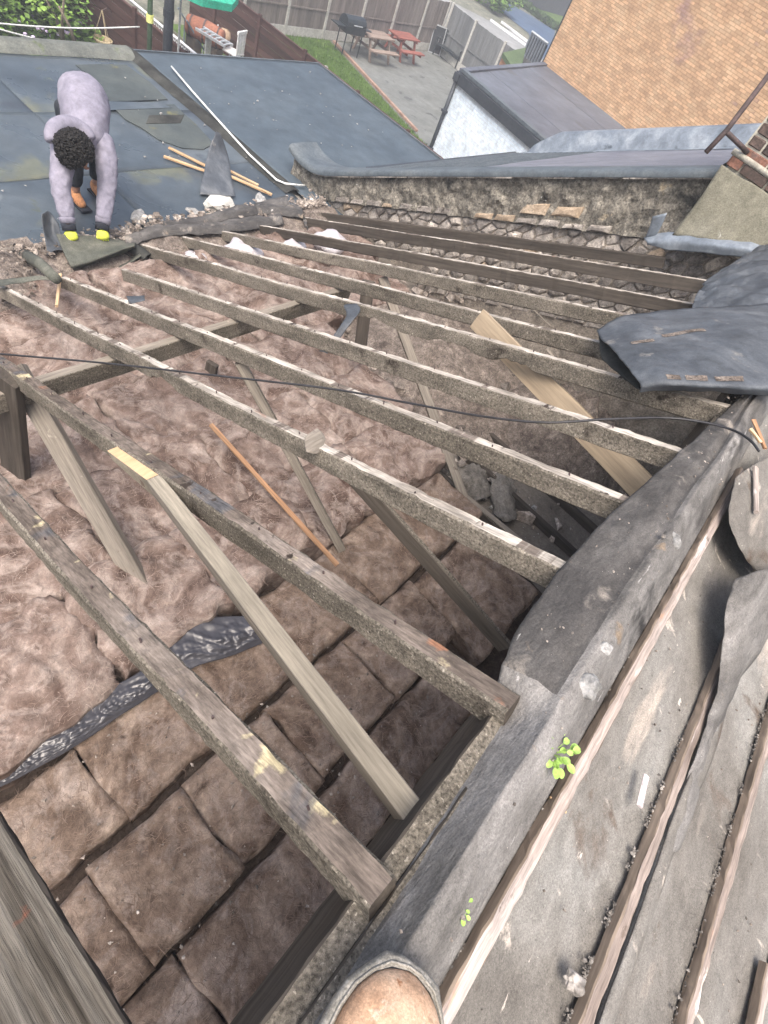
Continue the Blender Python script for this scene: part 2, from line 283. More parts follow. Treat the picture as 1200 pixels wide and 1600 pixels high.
MT['dirt'] = mat('brown_dirt', [(.09, .072, .06), (.165, .138, .118), (.29, .25, .215)], 7, dist=1, rough=.97, bump=1, bscale=40, bdist=.02, fine=.45, finescale=70, mid=.35, midscale=24,
                  spots=(((.40, .36, .32), 40, .68, .03), ((.05, .04, .035), 14, .64, .05)))
MT['paper'] = mat('dusty_grey_paper', [(0.09, 0.0837, 0.0738), (0.153, 0.1422, 0.126), (0.216, 0.2025, 0.18)], 7, dist=1, rough=.95, bump=.8, bscale=24, bdist=.01, mid=.3)
MT['lump'] = mat('grey_mortar_lump', [(0.165, 0.165, 0.1575), (0.285, 0.285, 0.2775), (0.4125, 0.4125, 0.405)], 22, rough=.9, bump=.8, bscale=60, bdist=.006, fine=.3, spots=(((.85, .85, .85), 50, .68, .03),))
MT['shard'] = mat('pinkish_white_shard', [(.50, .40, .42), (.62, .52, .53), (.74, .68, .68)], 30, (.1, 1, 1), rough=.7, bump=.3)
MT['cable'] = mat('black_cable', [(.012, .012, .014), (.03, .03, .034)], 20, rough=.45, spec=.5, bump=.05)
MT['pvc'] = mat('white_cable_cover', [(.62, .64, .62), (.74, .76, .74)], 6, rough=.5, bump=.05)
MT['line'] = mat('washing_line', [(.6, .62, .6), (.72, .74, .72)], 6, rough=.6, bump=0)
MT['wicker'] = mat('tan_wicker', [(.40, .33, .20), (.55, .47, .32)], 40, rough=.9, bump=.6, bscale=60, bdist=.005)
MT['green_pole'] = mat('green_painted_pole', [(.04, .075, .045), (.07, .11, .065)], 4, rough=.6, bump=.2)
MT['black_pipe'] = mat('black_soil_pipe', [(.025, .03, .038), (.05, .056, .066)], 3, rough=.5, bump=.1)
MT['teal'] = mat('green_canopy_cloth', [(.02, .30, .19), (.05, .42, .29)], 3, rough=.7, bump=.2)
MT['alu'] = mat('scratched_aluminium', [(.42, .45, .47), (.60, .63, .65)], 9, rough=.4, metal=.5, bump=.1)
MT['terracotta'] = mat('terracotta_barrel', [(.20, .085, .055), (.29, .13, .085)], 4, rough=.8, bump=.2)
MT['tan_cloth'] = mat('tan_cushion', [(.34, .24, .16), (.44, .33, .23)], 6, rough=.9, bump=.3)
MT['blue_grey'] = mat('blue_grey_plastic', [(.10, .13, .16), (.17, .21, .25)], 4, rough=.5, bump=.1)
MT['table_grey'] = mat('weathered_table_wood', [(.20, .155, .13), (.28, .225, .19)], 4, (.2, 1, 1), rough=.85, bump=.3, rand=.12)
MT['table_red'] = mat('red_stained_table_wood', [(.20, .07, .055), (.28, .105, .08)], 4, (.2, 1, 1), rough=.8, bump=.3, rand=.12)
MT['bbq'] = mat('black_barbecue_steel', [(.012, .018, .022), (.03, .038, .044)], 6, rough=.45, spec=.5, bump=.1)
MT['screen'] = mat('dark_glass', [(.03, .035, .04), (.05, .055, .06)], 6, rough=.2, spec=.6, bump=0)
MT['moss_roof'] = mat('mossy_shed_roof', [(.08, .12, .06), (.12, .17, .08)], 2, rough=.9, bump=.4)
MT['orange_wall'] = mat('terracotta_shed_wall', [(.36, .17, .09), (.44, .23, .13)], 3, rough=.9, bump=.2)
MT['corrugated'] = mat('grey_blue_sheet_metal', [(.17, .20, .235), (.25, .28, .315)], 3, rough=.5, metal=.3, bump=.1)
MT['dark_build'] = mat('dark_far_wall', [(.05, .055, .065), (.08, .085, .095)], 1, rough=.8, bump=.2)
MT['far_glass'] = mat('pale_far_window', [(.60, .64, .66), (.74, .77, .79)], 1, rough=.3, bump=0)
MT['house_wall'] = mat('rendered_house_wall', [(.30, .28, .25), (.38, .36, .32)], 2, rough=.95, bump=.3)
MT['tile_red'] = mat('red_enamel', [(.35, .03, .03), (.45, .06, .05)], 6, rough=.5, bump=0)

# ------------------------------------------------------------------ object helpers
def tag(o, label=None, cat=None, group=None, kind=None):
    if label: o['label'] = label
    if cat: o['category'] = cat
    if group: o['group'] = group
    if kind: o['kind'] = kind
    return o

def thing(name, loc, label, cat, group=None):
    o = bpy.data.objects.new(name, None)
    o.empty_display_size = .1
    COL.objects.link(o)
    o.location = loc
    return tag(o, label, cat, group)

ROOTLOC = {}
def base_of(parent):
    L_ = Vector((0, 0, 0))
    while parent is not None:
        L_ += Vector(parent.location)
        parent = parent.parent
    return L_

def link(name, me, parent=None, M=None):
    o = bpy.data.objects.new(name, me)
    COL.objects.link(o)
    if parent is not None:
        o.parent = parent
        B = Matrix.Translation(-base_of(parent)) if parent.get('_abs') is None else Matrix.Identity(4)
        o.matrix_basis = B @ (M or Matrix.Identity(4))
    elif M is not None:
        o.matrix_basis = M
    return o

class MB:
    def __init__(s): s.v = []; s.f = []; s.m = []
    def add(s, vs, fs, mi=0):
        b = len(s.v); s.v += [Vector(v) for v in vs]
        for f in fs: s.f.append([b + i for i in f]); s.m.append(mi)
    def box(s, lo, hi, mi=0, M=None):
        x0, y0, z0 = lo; x1, y1, z1 = hi
        vs = [V(x0, y0, z0), V(x1, y0, z0), V(x1, y1, z0), V(x0, y1, z0), V(x0, y0, z1), V(x1, y0, z1), V(x1, y1, z1), V(x0, y1, z1)]
        if M is not None: vs = [M @ v for v in vs]
        s.add(vs, [(0, 3, 2, 1), (4, 5, 6, 7), (0, 1, 5, 4), (1, 2, 6, 5), (2, 3, 7, 6), (3, 0, 4, 7)], mi)
    def grid(s, P, mi=0):
        nu, nv = len(P), len(P[0])
        b = len(s.v)
        for r in P: s.v += [Vector(p) for p in r]
        for i in range(nu - 1):
            for j in range(nv - 1):
                s.f.append([b + i * nv + j, b + (i + 1) * nv + j, b + (i + 1) * nv + j + 1, b + i * nv + j + 1]); s.m.append(mi)
    def tube(s, pts, r, n=8, mi=0, cap=True, r2=None):
        pts = [Vector(p) for p in pts]
        b = len(s.v)
        for i, p in enumerate(pts):
            d = (pts[min(i + 1, len(pts) - 1)] - pts[max(i - 1, 0)]).normalized()
            up = V(0, 0, 1) if abs(d.z) < .9 else V(1, 0, 0)
            x = d.cross(up).normalized(); y = x.cross(d)
            rr = r if r2 is None else lerp(r, r2, i / (len(pts) - 1))
            for k in range(n):
                a_ = 2 * math.pi * k / n
                s.v.append(p + x * rr * math.cos(a_) + y * rr * math.sin(a_))
        for i in range(len(pts) - 1):
            for k in range(n):
                k2 = (k + 1) % n
                s.f.append([b + i * n + k, b + i * n + k2, b + (i + 1) * n + k2, b + (i + 1) * n + k]); s.m.append(mi)
        if cap:
            s.f.append([b + k for k in range(n)][::-1]); s.m.append(mi)
            e_ = b + (len(pts) - 1) * n
            s.f.append([e_ + k for k in range(n)]); s.m.append(mi)
    def mesh(s, name, mats, smooth=False, shift=None):
        me = bpy.data.meshes.new(name)
        vs = s.v if shift is None else [v - shift for v in s.v]
        me.from_pydata([tuple(v) for v in vs], [], s.f)
        for m_ in mats: me.materials.append(m_)
        me.polygons.foreach_set('material_index', s.m)
        if smooth: me.polygons.foreach_set('use_smooth', [True] * len(s.f))
        me.update()
        return me
    def build(s, name, mats, parent=None, smooth=False, recalc=False):
        if not isinstance(mats, (list, tuple)): mats = [mats]
        if parent is None:
            xs = [v.x for v in s.v]; ys = [v.y for v in s.v]; zs = [v.z for v in s.v]
            c = V((min(xs) + max(xs)) / 2, (min(ys) + max(ys)) / 2, min(zs))
        else:
            c = V(0, 0, 0)
            c = base_of(parent)
        me = s.mesh(name, mats, smooth, c)
        if recalc:
            bm = bmesh.new(); bm.from_mesh(me); bmesh.ops.recalc_face_normals(bm, faces=bm.faces); bm.to_mesh(me); bm.free()
        o = bpy.data.objects.new(name, me)
        COL.objects.link(o)
        if parent is None: o.location = c
        else: o.parent = parent
        return o

def frame(p1, p2, up):
    x = (p2 - p1).normalized()
    z = (up - x * up.dot(x)).normalized()
    y = z.cross(x)
    M = Matrix((x, y, z)).transposed().to_4x4()
    M.translation = p1
    return M

def beam(name, p1, p2, w, h, up, mats, parent=None, rough=.003, ch=.004, seed=0, taper=None, notch=None, step=.09):
    """timber whose top centre line runs p1-p2; top face material 0, sides 1, ends 2"""
    p1, p2, up = Vector(p1), Vector(p2), Vector(up)
    M = frame(p1, p2, up)
    Ln = (p2 - p1).length
    n = max(2, int(Ln / step))
    b = MB(); secs = []
    for i in range(n + 1):
        x = Ln * i / n
        ww, hh = w / 2, h
        s_ = seed * 3.7
        j = lambda k: N3(x * 1.1 + s_, k * .05, s_) * rough * .9 + N3(x * 24 + s_, k * 3.1, s_) * rough * .55 + N3(x * 60 + s_, k * 3.1, s_) * rough * .3
        e = min(ch, ww * .4)
        hb = hh
        if notch:
            for (nx, nl, nd) in notch:
                if abs(x - nx) < nl: hb = hh - nd * (1 - abs(x - nx) / nl) ** .5 * (.7 + .5 * N3(x * 30, s_))
        sec = [(-ww + e + j(0), j(1)), (ww - e + j(2), j(3)), (ww + j(4), -e + j(3)), (ww + j(5), -hb + e), (ww - e, -hb + j(6)), (-ww + e, -hb + j(7)),
               (-ww + j(8), -hb + e), (-ww + j(9), -e + j(1))]
        secs.append([V(x + (N3(s_, k) * .004 if i in (0, n) else 0), a_, c_) for k, (a_, c_) in enumerate(sec)])
    base = 0
    for sct in secs: b.v += sct
    for i in range(n):
        for k in range(8):
            k2 = (k + 1) % 8
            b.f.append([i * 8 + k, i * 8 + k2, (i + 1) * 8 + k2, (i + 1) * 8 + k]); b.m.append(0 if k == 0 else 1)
    b.f.append([k for k in range(8)]); b.m.append(2)
    b.f.append([n * 8 + k for k in range(8)][::-1]); b.m.append(2)
    ms = list(mats) if isinstance(mats, (list, tuple)) else [mats]
    while len(ms) < 3: ms.append(ms[-1])
    me = b.mesh(name, ms)
    bm = bmesh.new(); bm.from_mesh(me); bmesh.ops.recalc_face_normals(bm, faces=bm.faces); bm.to_mesh(me); bm.free()
    return link(name, me, parent, M)

def patch_pts(ctrl, nu, nv, amp=.01, freq=5, seed=0.0, fine=.0):
    R, C = len(ctrl), len(ctrl[0])
    def cr(p0, p1, p2, p3, t):
        return 0.5 * ((2 * p1) + (p2 - p0) * t + (2 * p0 - 5 * p1 + 4 * p2 - p3) * t * t + (3 * p1 - p0 - 3 * p2 + p3) * t ** 3)
    def curve(ps, t):
        k = len(ps) - 1; s_ = t * k; i = min(int(s_), k - 1); f = s_ - i
        g = lambda j: ps[j] if 0 <= j <= k else (2 * ps[0] - ps[1] if j < 0 else 2 * ps[k] - ps[k - 1])
        return cr(g(i - 1), g(i), g(i + 1), g(i + 2), f)
    out = []
    for a_ in range(nu + 1):
        row_c = [curve([Vector(ctrl[r][c]) for r in range(R)], a_ / nu) for c in range(C)]
        out.append([curve(row_c, c_ / nv) for c_ in range(nv + 1)])
    for i, r in enumerate(out):
        for j, p in enumerate(r):
            d = fbm(p.x * freq, p.y * freq, seed + p.z * freq, 3) * amp + N3(p.x * 31, p.y * 31, seed) * fine
            r[j] = p + V(N3(p.x * freq, p.z * freq, seed + 9) * amp * .6, N3(p.y * freq, p.x * freq, seed + 5) * amp * .6, d)
    return out

def sheet(name, ctrl, nu, nv, mats, label=None, cat=None, group=None, amp=.01, freq=5, seed=0.0, th=.004, fine=.001, parent=None, kind=None):
    b = MB(); b.grid(patch_pts(ctrl, nu, nv, amp, freq, seed, fine))
    o = b.build(name, mats, parent, smooth=True)
    md = o.modifiers.new('thickness', 'SOLIDIFY'); md.thickness = th; md.offset = 0
    if len(o.data.materials) > 1: md.material_offset = 1
    return tag(o, label, cat, group, kind)

def lump_mesh(b, c, r, seed, sq=(1, 1, 1), sub=1, rot=0.0, mi=0, jag=.3):
    bm = bmesh.new(); bmesh.ops.create_icosphere(bm, subdivisions=sub, radius=1)
    R = Matrix.Rotation(rot, 3, 'Z')
    vs = []
    for v in bm.verts:
        k = 1 + jag * noise.noise(v.co * 1.6 + V(seed, seed * .7, 0)) + jag * .4 * noise.noise(v.co * 4 + V(seed, 0, 0))
        p = V(v.co.x * sq[0], v.co.y * sq[1], v.co.z * sq[2]) * r * k
        vs.append(Vector(c) + R @ p)
    b.add(vs, [[v.index for v in f.verts] for f in bm.faces], mi)
    bm.free()

def scatter(name, pts, rmin, rmax, m_, flat=.4, label=None, cat=None, seed=1, power=3):
    """many loose chips nobody could count, as one mesh"""
    rnd = random.Random(seed); b = MB()
    for p in pts:
        r = rmin + (rmax - rmin) * rnd.random() ** power
        a_ = rnd.random() * 6.28; t_ = (rnd.random() - .5) * .9
        M = Matrix.Rotation(a_, 3, 'Z') @ Matrix.Rotation(t_, 3, 'X')
        n = rnd.choice((3, 4, 5)); h = r * flat * (0.5 + rnd.random())
        ring = []
        for k in range(n):
            q = 6.28 * k / n + rnd.random() * .6; rr = r * (.6 + .6 * rnd.random())
            ring.append((rr * math.cos(q) * (1 + .8 * (rnd.random() < .3)), rr * math.sin(q)))
        vs = [Vector(p) + M @ V(x, y, -h * .3) for x, y in ring] + [Vector(p) + M @ V(x * .75, y * .75, h) for x, y in ring]
        fs = [tuple(range(n - 1, -1, -1)), tuple(range(n, 2 * n))] + [(k, (k + 1) % n, n + (k + 1) % n, n + k) for k in range(n)]
        b.add(vs, fs)
    o = b.build(name, m_)
    return tag(o, label, cat, kind='stuff')

UPB = V(0, math.sin(math.radians(26)), math.cos(math.radians(26)))    # normal of the opened slope
UPF = V(0, -math.sin(math.radians(26)), math.cos(math.radians(26)))   # normal of the front slope

# ================================================================== GROUND AND FAR SETTING
def flat_poly(name, pts, z, m_, kind='structure', n=None):
    b = MB(); b.add([V(p[0], p[1], z) for p in pts], [tuple(range(len(pts)))])
    o = b.build(name, m_, recalc=True)
    return tag(o, kind=kind)
flat_poly('ground', [(-300, -300), (400, -300), (400, 400), (-300, 400)], GZ - .02, MT['scrub'])
flat_poly('garden_soil', [(-8, 8.5), (9.5, 8.5), (9.5, 24), (-8, 24)], GZ - .012, MT['earth'])
flat_poly('side_yard_ground', [(9.6, 6), (13.2, 6), (13.2, 18.4), (9.6, 18.4)], GZ - .012, MT['earth'])
flat_poly('patio', [(18.55, 12.2), (17.6, 9.2), (17.0, 0), (27.4, 0), (27.6, 18.3), (20.6, 18.3)], GZ - .008, MT['patio'])
flat_poly('patio_strip', [(9.3, 0), (17.0, 0), (17.6, 9.2), (18.0, 10.5), (13.3, 10.5), (9.3, 8)], GZ - .006, MT['patio'])
lawn = flat_poly('lawn', [(13.25, 10.5), (18.0, 10.5), (18.5, 12.2), (20.5, 18.3), (13.25, 18.3)], GZ - .004, MT['grass'])
# grass blades on the lawn
rnd = random.Random(3); b = MB()
for i in range(26000):
    y = 10.5 + 7.8 * rnd.random(); xr = lerp(18.0, 20.4, (y - 10.5) / 7.8); x = xr - 3.7 * rnd.random() ** .8
    h = .04 + .07 * rnd.random(); a_ = rnd.random() * 6.28; w = .012
    dx, dy = math.cos(a_) * w, math.sin(a_) * w
    lx, ly = (rnd.random() - .5) * .06, (rnd.random() - .5) * .06
    b.add([V(x - dx, y - dy, GZ), V(x + dx, y + dy, GZ), V(x + lx, y + ly, GZ + h)], [(0, 1, 2)])
tag(b.build('lawn_grass', MT['blade']), 'short bright green grass on the narrow lawn strip', 'grass', kind='stuff')
# brick edging between lawn and patio
ed = thing('lawn_edging', V(19.5, 15, GZ), 'pinkish brick edging between green lawn and grey patio', 'edging')
b = MB(); b.box((-.11, -.05, 0), (.11, .05, .07)); em = b.mesh('edging_brick', [MT['edging']])
p0, p1 = V(18.62, 12.0, GZ), V(20.62, 18.2, GZ)
d = (p1 - p0); ang = math.atan2(d.y, d.x)
for i in range(28):
    p = p0 + d * (i + .5) / 28
    link('brick', em, ed, Matrix.Translation(p) @ Matrix.Rotation(ang, 4, 'Z'))
# stray pale stones on the lawn
for (u, v, lb) in ((509, 107, 'pale stone on the lawn beside the felt roof edge, nearer the fence'), (579, 170, 'pale stone on the lawn beside the felt roof edge, lower down the strip')):
    b = MB(); lump_mesh(b, onz(u, v, GZ) + V(0, 0, .03), .10, u, (1.2, .8, .5), 2)
    tag(b.build('stone', MT['lump'], smooth=True), lb, 'stone', 'stones on the lawn')

# ---- far timber fence with concrete posts
def panel_fence(name, pts, z0, ztop, label, mboard, boardw=.11, postw=.10):
    f = thing(name, pts[0], label, 'fence')
    for i, p in enumerate(pts):
        b = MB(); b.box((p.x - postw / 2, p.y - postw / 2, z0), (p.x + postw / 2, p.y + postw / 2, ztop + .05))
        b.build('post', MT['concrete'], f)
    for i in range(len(pts) - 1):
        a_, c_ = pts[i], pts[i + 1]; dd = (c_ - a_); ln = dd.length; dd.normalize()
        nn = V(-dd.y, dd.x, 0)
        b = MB(); n = int((ln - postw) / boardw)
        for k in range(n):
            s_ = a_ + dd * (postw / 2 + (ln - postw) * k / n)
            e_ = a_ + dd * (postw / 2 + (ln - postw) * (k + 1.12) / n)
            of = .010 if k % 2 else .0
            M = Matrix((dd, nn, V(0, 0, 1))).transposed().to_4x4(); M.translation = s_
            b.box((0, -.012 + of, 0), ((e_ - s_).length, .008 + of, 0), 0, M)
            top = ztop - .01 + random.uniform(-.012, .012)
            for q in range(8):
                vi = len(b.v) - 8 + q
                b.v[vi].z = (z0 + .28) if q < 4 else top
        o = b.build('board_panel', mboard, f)
        M = Matrix((dd, nn, V(0, 0, 1))).transposed().to_4x4(); M.translation = a_
        b = MB(); b.box((postw / 2, -.025, z0 - 0), (ln - postw / 2, .025, z0 - 0 + .001), 0, M)
        for q in range(8):
            vi = len(b.v) - 8 + q; b.v[vi].z = z0 if q < 4 else z0 + .27
        b.build('gravel_board', MT['concrete'], f)
        b = MB(); b.box((postw / 2, -.035, 0), (ln - postw / 2, -.013, .04), 0, M)
        for q in range(8):
            vi = len(b.v) - 8 + q; b.v[vi].z = (ztop - 1.0) if q < 4 else ztop - .95
        b.build('rail', mboard, f)
    return f
ZT = -4.78
fx = [14.3, 16.25, 18.2, 20.15, 22.1, 24.05, 26.0, 27.65]
panel_fence('garden_fence', [V(x, 18.4, GZ) for x in fx], GZ, ZT, 'tall grey-brown timber fence with pale concrete posts behind the picnic tables', MT['fence'])
panel_fence('side_fence', [V(27.7, 18.25, GZ), V(27.45, 16.7, GZ), V(27.3, 14.9, GZ), V(27.1, 13.1, GZ)], GZ, ZT,
            'dark grey return fence behind the black garden furniture', MT['fence_dark'])

# ---- lane, verge, asphalt beyond the fence
def zpoly(name, px, z, m_, kind='structure'):
    pts = [onz(u, v, z) for u, v in px]
    return flat_poly(name, [(p.x, p.y) for p in pts], z, m_, kind)
flat_poly('lane', [(28.0, 12), (42.0, 12), (42.2, 21.5), (39.0, 24.8), (34, 33), (28.0, 33)], GZ + .004, MT['road'])
for i, (q0, q1, lb) in enumerate((((766, 33), (824, 75), 'white kerb line along the lane, nearer one'), ((783, 36), (828, 70), 'white kerb line beyond the lane, farther one'))):
    a_, c_ = onz(*q0, GZ), onz(*q1, GZ); M = frame(a_, c_, V(0, 0, 1))
    b = MB(); b.box((0, -.06, 0), ((c_ - a_).length, .06, .12), 0, M)
    tag(b.build('kerb', MT['white']), kind='structure')
pa = [onz(u, v, GZ) for u, v in ((789, 0), (867, 48), (862, 75), (845, 95), (826, 52), (783, 18))]
flat_poly('asphalt_yard', [(p.x, p.y) for p in pa], GZ + .006, MT['blue_road'])
# leafy bush by the lane
def bush(name, c, rad, n, label, cat, m_, leaf=.12, stems=5, seed=1, gap=.25, extra=None, group=None):
    t = thing(name, V(c[0], c[1], c[2]), label, cat, group)
    rn = random.Random(seed); b = MB()
    clumps = [V(rn.uniform(-1, 1), rn.uniform(-1, 1), rn.uniform(.15, 1.9)) for _ in range(16)]
    for i in range(n):
        q = rn.choice(clumps); d_ = V(rn.gauss(0, 1), rn.gauss(0, 1), rn.gauss(0, 1)).normalized() * (.42 * rn.random() ** .4)
        p = V((q.x * .8 + d_.x) * rad[0], (q.y * .8 + d_.y) * rad[1], (q.z * .5 + d_.z * .6 + .05) * rad[2])
        if p.z < 0: p.z = .02
        p += Vector(c)
        s_ = leaf * (.6 + .8 * rn.random()); a_ = rn.random() * 6.28
        x = V(math.cos(a_), math.sin(a_), rn.uniform(-.5, .5)) * s_; y = V(-math.sin(a_), math.cos(a_), rn.uniform(-.7, .7)) * s_ * .4
        b.add([p - x * .5, p + y, p + x * .5, p - y], [(0, 1, 2, 3)])
    b.build('foliage', m_, t)
    b = MB()
    for k in range(stems):
        q = rn.choice(clumps); e_ = Vector(c) + V(q.x * rad[0] * .7, q.y * rad[1] * .7, q.z * rad[2] * .5)
        s_ = Vector(c) + V(rn.uniform(-.1, .1), rn.uniform(-.1, .1), 0)
        mid = (s_ + e_) / 2 + V(rn.uniform(-.1, .1), rn.uniform(-.1, .1), .1)
        b.tube([s_, mid, e_], .03, 6, r2=.01)
    b.build('stem', MT['twig'], t, smooth=True)
    if extra:
        mm, k = extra; b = MB()
        for i in range(k):
            p = Vector(c) + V(rn.uniform(-1, 1) * rad[0], rn.uniform(-1, 1) * rad[1] - rad[1] * .1, rn.uniform(.2, .95) * rad[2])
            lump_mesh(b, p, rn.uniform(.03, .06), i, (1, 1, .8), 1)
        tag(b.build('blossom', mm, t), kind='stuff')
    return t
pb = onz(766, 12, GZ)
bush('roadside_bush', pb, (1.5, 1.5, 1.3), 1500, 'small green bush growing beyond the lane behind the fence', 'bush', MT['leaf'], .22, 4, 4)
# hedge bank and long dark building with pale windows
pc = [onz(u, v, GZ) for u, v in ((792, 0), (800, 0), (868, 44), (866, 50))]
flat_poly('verge', [(p.x, p.y) for p in [onz(803, -8, GZ), onz(872, 40, GZ), onz(900, 8, GZ), onz(840, -20, GZ)]], GZ + .008, MT['grass'])
hd = thing('clipped_hedge', onz(835, 22, GZ), 'low dark hedge line behind the blue-grey asphalt yard', 'hedge')
a_, c_ = onz(800, -2, GZ), onz(868, 47, GZ); rn = random.Random(8); b = MB()
for i in range(2600):
    p = a_.lerp(c_, rn.random()) + V(rn.uniform(-.5, .5), rn.uniform(-.3, .3), rn.uniform(0, .35)); s_ = .15
    x = V(rn.uniform(-1, 1), rn.uniform(-1, 1), rn.uniform(-1, 1)).normalized() * s_; y = V(rn.uniform(-1, 1), rn.uniform(-1, 1), rn.uniform(-1, 1)).normalized() * s_ * .5
    b.add([p - x, p + y, p + x, p - y], [(0, 1, 2, 3)])
b.build('foliage', MT['leaf_dark'], hd)
fa, fb2 = onz(800, 3, GZ), onz(925, 38, GZ)
far_b = thing('far_building', (fa + fb2) / 2, 'long dark building far off with a row of small pale windows', 'building')
M = frame(fa, fb2, V(0, 0, 1)); LN = (fb2 - fa).length
b = MB(); b.box((-6, 0, 0), (LN + 6, 9, 5), 0, M); b.build('wall', MT['dark_build'], far_b)
b = MB(); b.box((-6.3, -.4, 5.003), (LN + 6.3, 9.4, 5.3), 0, M); b.build('roof', MT['dark_trim'], far_b)
wv = [(.28, .31), (.42, .455), (.465, .50), (.60, .64), (.655, .695), (.71, .75)]
for s_, e_ in wv:
    b = MB(); b.box((LN * s_, -.06, 1.0), (LN * e_, -.003, 2.2), 0, M); b.build('window', MT['far_glass'], far_b)

# ---- small mossy shed and the ribbed metal panel beyond the garage
sh = thing('mossy_shed', V(29.6, 13.5, GZ), 'small terracotta shed with a mossy flat roof beyond the side fence', 'shed')
c0 = [onz(u, v, -4.6) for u, v in ((786, 82), (822, 74), (816, 100), (800, 104))]
b = MB()
top = [p for p in c0]
b.add(top + [p + V(0, 0, -.14) for p in top], [(0, 1, 2, 3), (7, 6, 5, 4), (0, 4, 5, 1), (1, 5, 6, 2), (2, 6, 7, 3), (3, 7, 4, 0)])
b.build('roof', MT['moss_roof'], sh, recalc=True)
ctr = sum(top, V(0, 0, 0)) / 4
w_ = [ctr.lerp(p, .93) for p in top]
b = MB(); b.add([p + V(0, 0, -.143) for p in w_] + [V(p.x, p.y, GZ) for p in w_], [(0, 4, 5, 1), (1, 5, 6, 2), (2, 6, 7, 3), (3, 7, 4, 0)])
b.build('wall', MT['orange_wall'], sh, recalc=True)
XP = 29.0
q0, q1 = onx(831, 51, XP), onx(856, 70, XP)
rp = thing('ribbed_metal_fence', V(XP, q1.y, GZ), 'ribbed blue-grey metal gate standing against the orange brick building', 'gate')
b = MB(); n = 7
for k in range(n):
    ya = lerp(q0.y, q1.y, k / n); yb = lerp(q0.y, q1.y, (k + .55) / n); yc = lerp(q0.y, q1.y, (k + 1) / n)
    zt = lerp(q0.z, q1.z, k / n)
    b = MB(); b.box((XP - .05, min(ya, yb), GZ), (XP + .02, max(ya, yb), zt)); b.build('rib', MT['corrugated'], rp)
b = MB(); b.box((XP + .022, min(q0.y, q1.y), GZ), (XP + .05, max(q0.y, q1.y), min(q0.z, q1.z) - .03)); b.build('backing_sheet', MT['dark_trim'], rp)
b = MB(); b.tube([q0 + V(-.03, 0, .04), q1 + V(-.03, 0, .04)], .05, 6); b.build('top_rail', MT['alu'], rp)

# ---- orange brick building
BX = 22.4
ob = thing('brick_building', V(BX + 4, 2, GZ), 'tall blank gable wall of buff-orange brick beside the garage roof', 'building')
bl, br = V(23.05, 10.9, 0), V(21.94, 6.1, 0)
dw = (bl - br).normalized(); nw = V(-dw.y, dw.x, 0)          # along the wall towards the gardens; outward normal
if nw.x > 0: nw = -nw
wall_len = 16.0; wz1 = 3.2
Mw = Matrix((-dw, nw, V(0, 0, 1))).transposed().to_4x4(); Mw.translation = V(bl.x, bl.y, 0)
b = MB(); b.box((0.004, -8, GZ), (wall_len, -.012, wz1), 0, Mw); b.build('wall', MT['brick_mortar'], ob, recalc=True)
b = MB(); b.box((-.02, -8.02, wz1 + .003), (wall_len + .02, .06, wz1 + .15), 0, Mw); b.build('coping', MT['concrete'], ob, recalc=True)
BW, BH = .225, .075
cells = []
nz_ = int((wz1 + 4.6) / BH)
for r in range(nz_):
    z = -4.6 + r * BH
    off = 0 if r % 2 else BW / 2
    k = -1
    while True:
        k += 1
        x0 = k * BW - off; x1 = x0 + BW - .012
        if x0 > wall_len - .2: break
        x0 = max(x0, 0.0)
        if x1 - x0 < .04: continue
        pc_ = Mw @ V((x0 + x1) / 2, 0, z)
        dc = pc_.dot(CF)
        u = 600 + 870 * pc_.dot(CR) / dc; v = 800 + 870 * pc_.dot(CD) / dc
        vis = -30 < v < 260 and 830 < u < 1230
        cells.append((x0, x1, z, vis, pc_.length))
        if k > 200: break
vis = sorted([c for c in cells if c[3] and abs(c[1] - c[0] - (BW - .012)) < 1e-6], key=lambda c: c[4])[:300]
vs_ = set((c[0], c[2]) for c in vis)
b = MB(); b.box((0, -.012, 0), (BW - .012, .004, BH - .011)); bme = b.mesh('brick', [MT['orange_brick']])
for (x0, x1, z, _, _2) in vis:
    link('brick', bme, ob, Mw @ Matrix.Translation(V(x0, random.uniform(-.002, .002), z)))
b = MB()
for (x0, x1, z, vv, _) in cells:
    if (x0, z) in vs_: continue
    b.box((x0, -.012, z), (x1, .004 + random.uniform(-.002, .002), z + BH - .011), 0, Mw)
tag(b.build('brickwork', MT['orange_brick'], ob), kind='stuff')
b = MB(); b.box((-.045, -.03, GZ), (-.002, .02, wz1 - .01), 0, Mw); b.build('corner_pipe', MT['dark_trim'], ob, recalc=True)

# ---- garage with white painted side
ga = thing('garage', V(19, 6, GZ), 'flat-roofed garage with white painted brick side and dark fascia', 'garage')
A_, B_ = V(16.30, 9.78, 0), V(15.0, 4.0, 0)            # white side, far and near ends
C_, D_ = V(23.0, 10.75, 0), V(21.6, 4.6, 0)
gz = -3.92
def prism(b, pts, z0, z1, mi=0):
    n = len(pts)
    b.add([V(p.x, p.y, z0) for p in pts] + [V(p.x, p.y, z1) for p in pts], [tuple(range(n - 1, -1, -1)), tuple(range(n, 2 * n))] + [(k, (k + 1) % n, n + (k + 1) % n, n + k) for k in range(n)], mi)
dg = (A_ - B_).normalized(); ng = V(dg.y, -dg.x, 0)
if ng.x > 0: ng = -ng
b = MB(); prism(b, [B_, D_, C_, A_], GZ, gz - .26); b.build('wall', MT['white'], ga, recalc=True)
Mg = Matrix((-dg, ng, V(0, 0, 1))).transposed().to_4x4(); Mg.translation = A_
b = MB()
for r in range(int((gz - .28 - GZ) / BH)):
    off = 0 if r % 2 else BW / 2
    for k in range(28):
        x0 = max(0, k * BW - off); x1 = k * BW - off + BW - .012
        if x1 < .05 or x1 > 5.9: continue
        b.box((x0, .001, GZ + r * BH), (x1, .012 + random.uniform(-.002, .002), GZ + (r + 1) * BH - .011), 0, Mg)
